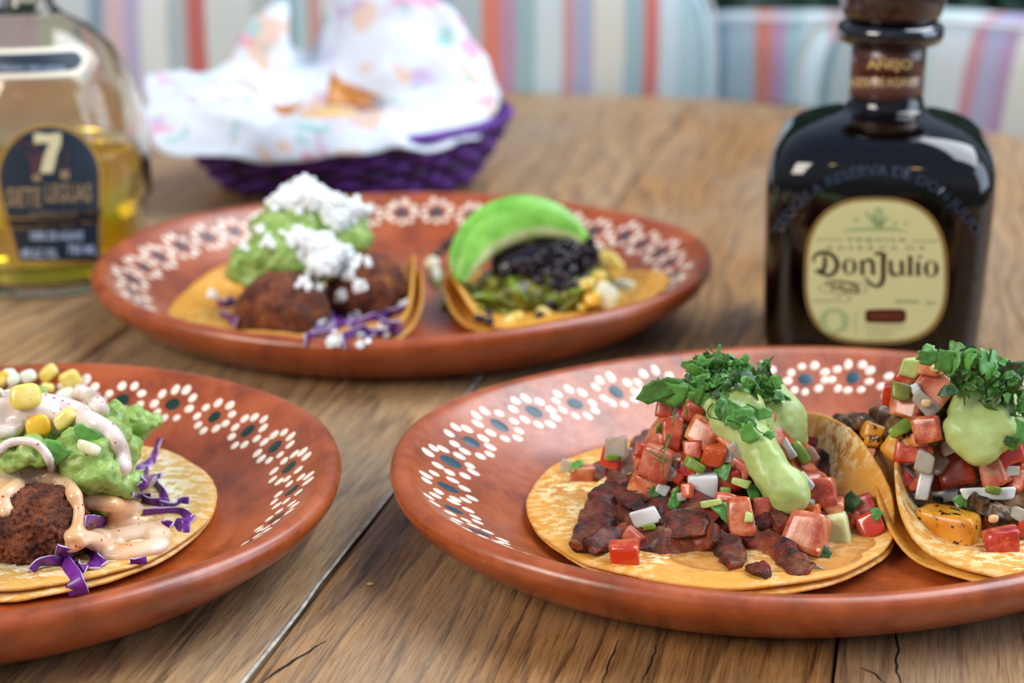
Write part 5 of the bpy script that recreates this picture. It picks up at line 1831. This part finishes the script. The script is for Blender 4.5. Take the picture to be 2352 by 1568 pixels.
so = pp.modifiers.new('thickness', 'SOLIDIFY')
so.thickness = 0.0006


def chip(pts, mat, label, bulge=0.5, th=0.14):
    A, B, C = [np.array(aty(*q)) for q in pts]
    n = 8
    idx, V = {}, []
    nn = np.cross(B - A, C - A)
    nn /= np.linalg.norm(nn)
    for s__ in (0, 1):
        for i in range(n + 1):
            for j in range(n + 1 - i):
                u, v = i / n, j / n
                w_ = 1 - u - v
                p_ = A * w_ + B * u + C * v
                bl = 27 * u * v * w_ * bulge * 0.5 + 4 * u * (1 - u) * bulge * 0.3
                idx[(s__, i, j)] = len(V)
                V.append(p_ + nn * (bl + th * s__) + np.array(noise.noise_vector(Vector(p_ * 0.8))) * 0.08)
    F, edge_ = [], []
    for s__ in (0, 1):
        for i in range(n):
            for j in range(n - i):
                f = [idx[(s__, i, j)], idx[(s__, i + 1, j)], idx[(s__, i, j + 1)]]
                F.append(f if s__ else f[::-1])
                if j < n - i - 1:
                    f = [idx[(s__, i + 1, j)], idx[(s__, i + 1, j + 1)], idx[(s__, i, j + 1)]]
                    F.append(f if s__ else f[::-1])
    ring = [(i, 0) for i in range(n)] + [(n - j, j) for j in range(n)] + [(0, n - j) for j in range(n)]
    for k in range(len(ring)):
        a_, b_ = ring[k], ring[(k + 1) % len(ring)]
        F.append([idx[(0, *a_)], idx[(0, *b_)], idx[(1, *b_)], idx[(1, *a_)]])
    mk('tortilla_chip', V, F, mat, label=label, cat='chip', group='tortilla chips in the basket')


chip([(745, 235, 108.5), (762, 160, 110.0), (870, 250, 109.0)], 'chip', 'dark orange chip standing up as a triangle in the basket')
chip([(760, 230, 110.0), (800, 190, 111.0), (885, 222, 110.5)], 'chip', 'chip lying behind the upright dark orange one')
chip([(620, 240, 107.5), (700, 232, 108.0), (650, 268, 106.5)], 'chip', 'small brown chip at the left of the heap')
chip([(665, 268, 106.0), (770, 240, 107.5), (860, 270, 106.0)], 'chip_pale', 'pale chip lying flat in front of the upright one', 0.3)
chip([(700, 262, 107.5), (820, 246, 108.5), (800, 285, 106.5)], 'chip_pale', 'pale chip below the right of the upright one', 0.3)


# ------------------------------------------------------------------ lettering helper: text as thin solid letters, pressed on a surface
def text_VF(body, size=1.0, bold=0.0, ext=0.0, spacing=1.0, shear=0.0):
    cu = bpy.data.curves.new('t', 'FONT')
    cu.body = body
    cu.size = size
    cu.offset = bold
    cu.extrude = ext
    cu.space_character = spacing
    cu.shear = shear
    cu.align_x = 'CENTER'
    cu.resolution_u = 3
    o = bpy.data.objects.new('t', cu)
    COL.objects.link(o)
    dg = bpy.context.evaluated_depsgraph_get()
    dg.update()
    ev = o.evaluated_get(dg)
    me = ev.to_mesh()
    V = np.array([v.co[:] for v in me.vertices]) if len(me.vertices) else np.zeros((0, 3))
    F = [list(p_.vertices) for p_ in me.polygons]
    ev.to_mesh_clear()
    bpy.data.objects.remove(o)
    bpy.data.curves.remove(cu)
    return V, F


def poly_grid(inside, x0, x1, y0, y1, n=26):
    """triangulated patch of a 2-D outline given as y -> (xmin, xmax)"""
    V, F = [], []
    for i in range(n + 1):
        y = y0 + (y1 - y0) * i / n
        a, b_ = inside(y)
        for j in range(n + 1):
            V.append((a + (b_ - a) * j / n, y))
    for i in range(n):
        for j in range(n):
            F.append([i * (n + 1) + j, i * (n + 1) + j + 1, (i + 1) * (n + 1) + j + 1, (i + 1) * (n + 1) + j])
    return np.array(V), F


# ------------------------------------------------------------------ square dark bottle
BX, BY = 16.95, 76.6
ROT = -math.radians(12.5)
M['dark_glass'] = Mat('dark_brown_glass', '#060302', 0.07, Coat_Weight=0.2).m
M['dark_glass'].node_tree.nodes['Principled BSDF'].inputs['Coat Roughness'].default_value = 0.04
M['black_ring'] = Mat('black_glass_ring', '#05070a', 0.12, Coat_Weight=1.0).m
m = Mat('stopper_wood', '#2b1416', 0.22, Coat_Weight=0.8)
M['stopper'] = m.m
M['neck_label'] = Mat('brown_neck_label', '#4a1f10', 0.35, Coat_Weight=0.4).m
M['neck_label_low'] = Mat('lower_neck_label', '#5c3630', 0.35, Coat_Weight=0.4).m
M['glass_letter'] = Mat('raised_glass_lettering', '#22344c', 0.3, Coat_Weight=1.0).m  # bluish highlights on the dark glass are put into this base colour
M['gold'] = Mat('gold_print', '#d8b878', 0.35, Metallic=0.3).m
M['cream_label'] = Mat('cream_label', '#d9d8a0', 0.5).m
M['label_rim'] = Mat('bronze_label_rim', '#a98f56', 0.4, Metallic=0.4).m
M['label_brown'] = Mat('brown_print', '#34160c', 0.5).m
M['label_green'] = Mat('pale_green_print', '#adc088', 0.55).m
M['label_grey'] = Mat('faded_print', '#a6a57a', 0.55).m
M['label_dark_green'] = Mat('dark_green_print', '#5d6e52', 0.55).m
M['pill_red'] = Mat('brown_red_pill', '#4f1a0c', 0.5).m
bt = empty('liquor_bottle', (BX, BY, 0), 'square dark brown bottle with rounded cream label behind the front plate', 'bottle', rz=0)
bt['org'] = [BX, BY, 0.0]
# half width, z, squareness
bprof = [(0.001, 0.25, 5), (3.6, 0.25, 5), (4.3, 0.1, 5), (4.7, 0.25, 5.5), (4.86, 0.8, 6), (4.92, 2.5, 6), (5.0, 5.5, 6), (5.06, 7.6, 6), (5.04, 8.6, 5.5), (4.92, 9.3, 5), (4.6, 9.95, 4.5), (4.0, 10.45, 4), (3.2, 10.8, 3.2), (2.5, 11.0, 2.7), (2.0, 11.1, 2.3),
         (1.78, 11.25, 2), (1.66, 11.6, 2), (1.62, 12.2, 2), (1.62, 14.1, 2)]
seg = 72
V, F = [], []
cR, sR = math.cos(ROT), math.sin(ROT)


def bpos(th, hw, z, p):
    ca, sa = math.cos(th), math.sin(th)
    r_ = hw / (abs(ca) ** p + abs(sa) ** p) ** (1 / p)
    x, y = r_ * ca, r_ * sa
    return (BX + x * cR - y * sR, BY + x * sR + y * cR, z)


for (hw, z, p) in bprof:
    for j in range(seg):
        V.append(bpos(2 * PI * (j + 0.5) / seg, hw, z, p))
for k in range(len(bprof) - 1):
    for j in range(seg):
        j2 = (j + 1) % seg
        F.append([k * seg + j, k * seg + j2, (k + 1) * seg + j2, (k + 1) * seg + j])
F.append([(len(bprof) - 1) * seg + j for j in range(seg)])
body = mk('body', V, F, 'dark_glass', parent=bt)
ss = body.modifiers.new('s', 'SUBSURF')
ss.levels = ss.render_levels = 1
BS = Surf().add(np.array(V), F)
V, F = lathe([(1.62, 14.0), (1.9, 14.05), (2.25, 14.2), (2.36, 14.45), (2.36, 14.75), (2.25, 14.98), (1.9, 15.1), (1.5, 15.1)], BX, BY, 56)
mk('neck_ring', V, F, 'black_ring', parent=bt)
V, F = lathe([(1.5, 15.1), (2.05, 15.15), (2.2, 15.45), (2.34, 16.0), (2.38, 16.8), (2.3, 17.7), (2.0, 18.3), (1.2, 18.6), (0.3, 18.65)], BX, BY, 56)
mk('stopper', V, F, 'stopper', parent=bt)
V, F = lathe([(1.63, 12.75), (1.66, 12.77), (1.66, 14.0), (1.63, 14.02)], BX, BY, 56, cap=False)
nl = mk('neck_label', V, F, 'neck_label', parent=bt)
BS.add(V, F)
V, F = lathe([(1.63, 11.75), (1.66, 11.77), (1.66, 12.74), (1.63, 12.76)], BX, BY, 56, cap=False)
mk('neck_label', V, F, 'neck_label_low', parent=bt)
BS.add(V, F)


def press(name, surf, V2, F2, mat, parent, off, cx, cy, sx_=1.0, sy_=1.0, ext=0.0, arc=None):
    """lay flat artwork (units: photo pixels around cx, cy; y up) onto the surface below it"""
    out = []
    for v in V2:
        x, y = v[0] * sx_, v[1] * sy_
        if arc:
            R_a = arc
            a_ = x / R_a
            x, y = (R_a + y) * math.sin(a_), (R_a + y) * math.cos(a_) - R_a
        px, py = cx + x, cy - y
        d = ray(px, py)
        d = d / np.linalg.norm(d)
        h = surf.cast(CO, d)
        P = np.array(h[0]) if h else aty(px, py, BY - 5)
        n_ = np.array(h[1]) if h else np.array([0, -1, 0])
        if n_.dot(d) > 0: n_ = -n_
        o_ = off + (v[2] / ext * ext if (len(v) > 2 and ext) else 0)
        out.append(P + n_ * o_)
    return mk(name, out, F2, mat, parent=parent, smooth=False)


def squircle(cx, hw, y0, y1, p, pb=None):
    cy, hh = (y0 + y1) / 2, (y1 - y0) / 2

    def f(y):
        t = min(1, abs(y - cy) / hh)
        q = p if y < cy else (pb or p)
        w = hw * max(0.0, 1 - t ** q) ** (1 / q) + 0.01
        return cx - w, cx + w
    return f


LX, LY = 2012, 621
for nm, hw, hh, mat, off in (('label_rim', 165, 169, 'label_rim', 0.03), ('label', 156, 160, 'cream_label', 0.045)):
    # rows spaced by cosine for a round outline
    n = 30
    V2, F2 = [], []
    for i in range(n + 1):
        t = -math.cos(PI * i / n)
        q = 2.6 if t > 0 else 2.9
        w = hw * (1 - abs(t) ** q) ** (1 / q) * (1 + 0.02 * (-t)) + 0.01
        for j in range(n + 1):
            V2.append((w * (2 * j / n - 1), hh * t))
    for i in range(n):
        for j in range(n):
            F2.append([i * (n + 1) + j, i * (n + 1) + j + 1, (i + 1) * (n + 1) + j + 1, (i + 1) * (n + 1) + j])
    lb_ = press(nm, BS, V2, F2, mat, bt, off, LX, LY)
    if nm == 'label': label_ob = lb_


def art(parts, mat, name='print', off=0.06):
    V2, F2 = join(parts)
    o = press(name, BS, V2, F2, mat, bt, off, 0, 0)
    return o


def P2(x, y):      # label zoom coordinates -> photo pixels, with y up for press()
    return (1840 + x / 4.354, -(440 + y / 4.354))


def stroke(pts, wids, n=14):
    """flat calligraphic stroke through zoom points"""
    C = cr([(x, y, 0) for (x, y) in pts], n)
    V, F = [], []
    for k in range(n):
        T_ = C[min(k + 1, n - 1)] - C[max(k - 1, 0)]
        T_ = T_ / (np.linalg.norm(T_) + 1e-9)
        w = float(np.interp(k / (n - 1), np.linspace(0, 1, len(wids)), wids)) / 2 * 1.18
        nx, ny = -T_[1], T_[0]
        for s__ in (-1, 1):
            X, Y = P2(C[k][0] + nx * w * s__, C[k][1] + ny * w * s__)
            V.append((X, Y, 0))
    for k in range(n - 1):
        F.append([2 * k, 2 * k + 1, 2 * k + 3, 2 * k + 2])
    return np.array(V), F


def ringo(cx, cy, rx, ry, wthin, wthick, slant=0.0):
    """letter o: ring with thick sides"""
    V, F = [], []
    n = 28
    for k in range(n):
        a = 2 * PI * k / n
        w = wthin + (wthick - wthin) * abs(math.cos(a + slant))
        for s__ in (0, 1):
            X, Y = P2(cx + (rx - w * s__) * math.cos(a), cy + (ry - w * s__ * 0.6) * math.sin(a))
            V.append((X, Y, 0))
    for k in range(n):
        k2 = (k + 1) % n
        F.append([2 * k, 2 * k + 1, 2 * k2 + 1, 2 * k2])
    return np.array(V), F


L = []
# D with its swash
L += [stroke([(125, 700), (128, 650), (170, 615), (240, 605), (310, 630), (355, 690), (360, 750), (330, 805), (280, 835), (240, 825), (160, 800)], [16, 22, 30, 34, 34, 38, 38, 34, 24, 30, 16], 30),
      stroke([(235, 640), (238, 720), (225, 780), (210, 810)], [30, 36, 34, 20]), stroke([(140, 800), (180, 780), (215, 790)], [14, 22, 20])]
L += [ringo(485, 745, 72, 80, 16, 40)]
# n
L += [stroke([(610, 690), (612, 760), (612, 815)], [34, 34, 34]), stroke([(590, 690), (625, 685)], [12, 16]), stroke([(590, 818), (640, 818)], [14, 14]), stroke([(620, 715), (660, 680), (705, 690), (718, 740), (718, 815)], [12, 24, 34, 36, 34], 18), stroke([(695, 818), (745, 818)], [14, 14])]
# J
L += [stroke([(738, 625), (770, 610), (850, 625)], [22, 28, 24]), stroke([(825, 620), (822, 740), (820, 860), (795, 925), (740, 940), (690, 915), (655, 870), (630, 850)], [44, 40, 40, 36, 22, 28, 20, 8], 30)]
# u
L += [stroke([(895, 690), (897, 760), (905, 810), (945, 832), (990, 815)], [34, 34, 36, 26, 12], 16), stroke([(875, 690), (905, 688)], [12, 14]), stroke([(1005, 690), (1007, 760), (1010, 825)], [34, 34, 34]), stroke([(985, 690), (1015, 688)], [12, 14]), stroke([(1005, 826), (1040, 822)], [14, 12])]
# l
L += [stroke([(1090, 640), (1090, 730), (1090, 825)], [36, 36, 36]), stroke([(1068, 645), (1095, 638)], [12, 16]), stroke([(1062, 828), (1118, 828)], [14, 14])]
# i
L += [stroke([(1170, 700), (1170, 760), (1170, 828)], [34, 34, 34]), stroke([(1150, 702), (1175, 698)], [12, 14]), stroke([(1145, 830), (1198, 830)], [14, 14]), ringo(1188, 648, 17, 17, 16, 16)]
L += [ringo(1300, 768, 74, 84, 16, 42)]
art(L, 'label_brown', 'label_lettering', 0.062)
# flourish under the D
L = []
for (x, y, rx, ry, w) in [(330, 915, 90, 32, 9), (430, 935, 130, 45, 9), (480, 950, 100, 50, 10), (400, 975, 110, 40, 7), (430, 1060, 70, 40, 7), (580, 960, 80, 55, 6), (260, 960, 80, 50, 5)]:
    L.append(ringo(x, y, rx, ry, w, w * 1.5, 0.6))
L += [stroke([(240, 905), (330, 890), (440, 900), (540, 930), (570, 980), (545, 1020)], [10, 16, 18, 24, 26, 12], 20), stroke([(260, 930), (380, 950), (480, 990), (540, 1010)], [8, 16, 14, 12], 16)]
M['flourish'] = Mat('thin_brown_print', '#7c5a3a', 0.5).m
art(L, 'flourish', 'flourish', 0.058)
# small caps lines, agave emblem, pill
def word(body, cx, cy, hpx, wpx, mat, name='lettering', off=0.06, surf=None, parent=None, arc=None, bold=0.0, sx_=None, ext=0.0):
    V2, F2 = text_VF(body, 1.0, bold, ext)
    if len(V2) == 0: return None
    w0 = V2[:, 0].max() - V2[:, 0].min()
    h0 = V2[:, 1].max() - V2[:, 1].min()
    V2[:, 0] -= (V2[:, 0].max() + V2[:, 0].min()) / 2
    V2[:, 1] -= (V2[:, 1].max() + V2[:, 1].min()) / 2
    V2[:, 0] *= wpx / w0
    V2[:, 1] *= hpx / h0
    return press(name, surf or BS, V2, F2, mat, parent or bt, off, cx, cy, arc=arc, ext=ext)


def zz(x, y):
    return 1840 + x / 4.354, 440 + y / 4.354


word('T E Q U I L A', *zz(755, 480), 10, 136, 'label_dark_green', bold=0.02)
word('R E S E R V A  D E', *zz(750, 558), 8, 225, 'label_dark_green')
word('HECHO EN MEXICO', *zz(230, 1085), 7, 50, 'label_grey')
word('100% DE AGAVE', *zz(1060, 1095), 8, 54, 'label_dark_green')
word('750 ml', *zz(1290, 1108), 8, 22, 'label_dark_green')
word('PRODUCTO DE MEXICO', *zz(840, 1350), 6, 90, 'label_grey')
word('LA PRIMAVERA', *zz(800, 1400), 6, 60, 'label_grey')
word('JALISCO', *zz(780, 1450), 6, 50, 'label_grey')
L = [stroke([(150, 475), (415, 475)], [12, 12], 4), stroke([(1110, 490), (1370, 490)], [12, 12], 4), stroke([(545, 1190), (545, 1400)], [6, 6], 4)]
art(L, 'label_grey', 'rule_line', 0.058)
for q in [stroke([(780, 150), (770, 250), (775, 380)], [50, 110, 60], 8), stroke([(640, 190), (700, 260), (770, 330)], [20, 50, 60], 8), stroke([(880, 250), (820, 300), (780, 350)], [20, 40, 50], 8), stroke([(430, 390), (620, 370), (900, 370), (1050, 395)], [14, 40, 40, 10], 12),
          stroke([(540, 260), (560, 300)], [40, 40], 4), stroke([(930, 300), (950, 330)], [40, 40], 4), stroke([(1040, 300), (1050, 330)], [30, 30], 4), ringo(330, 1290, 150, 130, 60, 70)]:
    art([q], 'label_green', 'agave_emblem', 0.056)
art([stroke([(640, 1240), (670, 1240), (840, 1240), (1010, 1240), (1050, 1240)], [60, 110, 120, 120, 60], 12)], 'pill_red', 'pill_badge', 0.060)
M['pill_text'] = Mat('pill_lettering', '#a8612e', 0.4).m
word('A Ñ E J O', *zz(848, 1240), 12, 66, 'pill_text', off=0.07)
word('AÑEJO', 2043, 148, 34, 104, 'gold', off=0.012, bold=0.03)
word('100% DE AGAVE', 2030, 189, 22, 150, 'gold', off=0.012, bold=0.02)
# raised glass letters in an arc over the label
word('TEQUILA RESERVA DE DON JULIO', 2014, 395, 30, 560, 'glass_letter', 'embossed_lettering', off=0.08, arc=250, bold=0.01, ext=0.04)
for o in list(bt.children):
    pass

# ------------------------------------------------------------------ round clear bottle with gold spirit
CXp = 97
GX, GY = aty(CXp, 400, 88.1)[0], 88.1
gb = empty('spirit_bottle', (GX, GY, 0), 'round clear bottle of golden spirit with arched navy label marked 7', 'bottle')


def rz_(px, py):
    p_ = aty(px, py, GY)
    return p_[2], (px - CXp) / px_per_cm(p_)


prof = [(3.9, 0.25), (4.2, 0.05), (4.55, 0.02), (4.85, 0.2), (4.98, 0.55), (4.98, 0.9), (5.03, 1.15), (5.1, 1.6), (5.2, 2.6), (5.35, 4.0)]
for (px, py) in [(343, 440), (342, 345), (338, 257), (321, 184), (280, 106), (230, 60), (178, 30), (158, 12)]:
    z, r_ = rz_(px, py)
    prof.append((r_, z))
prof += [(1.22, 15.1), (1.15, 16.0), (1.15, 17.6), (1.35, 17.7), (1.35, 18.3), (1.15, 18.4)]
m = Mat('clear_glass', '#f3eddd', 0.02, IOR=1.45)
m.b.inputs['Transmission Weight'].default_value = 1.0
M['glass'] = m.m
m = Mat('golden_spirit', '#dcb838', 0.0, IOR=1.33)
m.b.inputs['Transmission Weight'].default_value = 1.0
m.color(m.ramp(m.noise(0.01, 0), [(0.0, '#f5dc3a'), (1.0, '#f5dc3a')]))
M['spirit'] = m.m
inner = [(r_ - (0.28 if i > 9 else 0.35), z + (0.65 if i < 4 else 0.12)) for i, (r_, z) in enumerate(prof)]
outer_in = prof + inner[::-1]
V, F = lathe(prof + [(p_[0], p_[1]) for p_ in inner[::-1] if p_[0] > 0], GX, GY, 64, cap=False)
n0 = len(prof) + len(inner)
F.append([j for j in range(64)][::-1])
F.append([(n0 - 1) * 64 + j for j in range(64)])
mk('body', V, F, 'glass', parent=gb)
V0, F0 = lathe(prof, GX, GY, 96)
GS = Surf().add(V0, F0)
lz = rz_(300, 335)[0]
liq = [(r_ - 0.03, z + 0.03) for (r_, z) in inner if z + 0.03 < lz]
liq.append((float(np.interp(lz, [q[1] for q in inner], [q[0] for q in inner])) - 0.03, lz))
V, F = lathe(liq, GX, GY, 64)
mk('spirit', V, F, 'spirit', parent=gb)
V, F = lathe([(1.1, 17.9), (1.4, 18.5), (1.6, 18.6), (1.6, 20.4), (1.4, 20.6), (0.3, 20.7)], GX, GY, 40)
mk('stopper', V, F, 'stopper', parent=gb)
M['navy'] = Mat('navy_label', '#17293a', 0.5).m
M['label_gold'] = Mat('gold_border', '#b58f4a', 0.4, Metallic=0.3).m
M['ivory'] = Mat('ivory_print', '#ddd3a8', 0.5).m
M['tan_print'] = Mat('tan_print', '#9a8260', 0.5).m
M['bluewhite'] = Mat('blue_white_print', '#b8ccea', 0.5).m
M['horse'] = Mat('reddish_print', '#56303a', 0.5).m
M['white_ring'] = Mat('white_collar_border', '#ece4cf', 0.45).m


def zl(x, y):
    return x / 4.236, 250 + y / 4.236


def arch(g):
    """arched label outline in photo pixels grown by g"""
    def f(y):
        top, wid, bot = 292 - g, 410, 597 + g
        if y < wid:
            t = (wid - y) / (wid - top)
            w = (114 + g) * math.sqrt(max(0, 1 - min(1, t) ** 2)) + 0.01
            return 113 - w, 113 + w
        t = (y - wid) / (bot - wid)
        return -1 - g + 48 * t ** 1.2, 227 + g - 3 * t
    n = 30
    V2, F2 = [], []
    for i in range(n + 1):
        s__ = i / n
        y = (292 - g) + (305 + 2 * g) * (s__ ** 1.5)
        a, b_ = f(y)
        for j in range(n + 1):
            V2.append((a + (b_ - a) * j / n, -y))
    for i in range(n):
        for j in range(n):
            F2.append([i * (n + 1) + j, (i + 1) * (n + 1) + j, (i + 1) * (n + 1) + j + 1, i * (n + 1) + j + 1])
    return V2, F2


V2, F2 = arch(9)
press('label_border', GS, V2, F2, 'label_gold', gb, 0.02, 0, 0)
V2, F2 = arch(0)
gl = press('label', GS, V2, F2, 'navy', gb, 0.04, 0, 0)


def lpoly(pts, mat, name, off=0.055):
    """filled fan shape in label zoom coordinates"""
    P_ = [zl(*q) for q in pts]
    c_ = np.mean(P_, axis=0)
    V2 = [(c_[0], -c_[1])] + [(p_[0], -p_[1]) for p_ in P_]
    n = len(P_)
    return press(name, GS, V2, [[0, 1 + (k + 1) % n, 1 + k] for k in range(n)], mat, gb, off, 0, 0)


lpoly([(150, 320), (230, 310), (330, 350), (600, 370), (660, 430), (660, 600), (590, 600), (560, 500), (420, 500), (380, 640), (320, 640), (290, 500), (240, 410), (150, 370)], 'horse', 'horse_emblem', 0.05)
for q in ([(310, 640), (400, 640), (400, 700), (320, 700)], [(585, 600), (670, 600), (670, 680), (585, 680)]):
    lpoly(q, 'tan_print', 'horse_emblem', 0.052)
lpoly([(330, 235), (590, 235), (590, 325), (470, 330), (330, 335)], 'ivory', 'numeral', 0.07)
lpoly([(590, 240), (590, 330), (550, 440), (510, 620), (390, 620), (430, 450), (480, 325), (500, 250)], 'ivory', 'numeral', 0.075)
word('SIETE', *zl(235, 855), 44, 78, 'tan_print', 'lettering', 0.06, GS, gb, bold=0.02)
word('LEGUAS', *zl(665, 815), 42, 104, 'tan_print', 'lettering', 0.06, GS, gb, bold=0.02)
word('REPOSADO', *zl(520, 1035), 17, 108, 'tan_print', 'lettering', 0.06, GS, gb)
word('TEQUILA', *zl(540, 1130), 14, 84, 'tan_print', 'lettering', 0.06, GS, gb)
word('100% DE AGAVE', *zl(550, 1230), 20, 120, 'bluewhite', 'lettering', 0.06, GS, gb, bold=0.03)
word('40% ALC. VOL.', *zl(385, 1400), 22, 84, 'bluewhite', 'lettering', 0.06, GS, gb, bold=0.03)
word('750 ML', *zl(795, 1365), 22, 66, 'bluewhite', 'lettering', 0.06, GS, gb, bold=0.03)
# oval collar band on the shoulder
for (g, mat, off) in ((0, 'white_ring', 0.02), (-12, 'navy', 0.04)):
    V2, F2 = [], []
    n = 24
    for i in range(n + 1):
        t = i / n
        cx_ = -60 + 262 * t
        e_ = min(1.0, (1 - t) / 0.12)
        hh = (34 + g) * math.sqrt(max(0.0, 1 - (1 - e_) ** 2)) + 0.01
        mid = 148 - 10 * t ** 2
        if g: cx_ = -60 + (262 - 12) * t
        for j in range(7):
            V2.append((cx_, -(mid + hh * (2 * j / 6 - 1))))
    for i in range(n):
        for j in range(6):
            F2.append([i * 7 + j, i * 7 + j + 1, (i + 1) * 7 + j + 1, (i + 1) * 7 + j])
    press('collar_label', GS, V2, F2, mat, gb, off, 0, 0)
word('TEQUILA 100% AGAVE', 72, 158, 12, 150, 'bluewhite', 'lettering', 0.055, GS, gb)

M['crack'] = Mat('dark_crack', '#140c07', 0.9).m
for pts, w in (([(590, 1575), (640, 1540), (690, 1508), (748, 1472)], 0.13), ([(2050, 1436), (2063, 1480), (2058, 1525), (2074, 1575)], 0.09), ([(1975, 1533), (2010, 1548), (2034, 1570)], 0.08), ([(1420, 1470), (1400, 1520), (1380, 1575)], 0.07), ([(1510, 1480), (1490, 1530), (1470, 1575)], 0.06)):
    V, F = sweep([at(*q) + np.array([0, 0, 0.004]) for q in pts], lambda t: w * (0.25 + 0.75 * math.sin(PI * min(max(t, 0.04), 0.96))), 0.012, (0, 0, 1), n=26, seg=6, p=3, amp=0.0)
    V[:, :2] += np.array([[noise.noise(Vector((v[0] * 2.5, v[1] * 2.5, 1))) * 0.07, 0] for v in V])
    mk('wood_crack', V, F, 'crack', parent=tb)

# a crumb on the table
V, F = lump(0.22, 0.16, 0.08, p=3, n=3, jit=0.2, amp=0.02)
p_ = at(850, 1344)
mk('crumb', V + p_ + np.array([0, 0, 0.04]), F, 'chip_pale', label='tiny golden crumb on the bare planks between the plates', cat='crumb')

# pieces of plate details belong to what they lie on: print of a label under the label
for root, lab in ((bt, label_ob), (gb, gl)):
    for o in list(root.children):
        if o.name.split('.')[0] in ('label_lettering', 'flourish', 'lettering', 'rule_line', 'agave_emblem', 'pill_badge', 'horse_emblem', 'numeral') and o is not lab:
            zc = np.mean([v.co.z for v in o.data.vertices]) / U
            if zc < 11:
                o.parent = lab
bpy.context.view_layer.update()
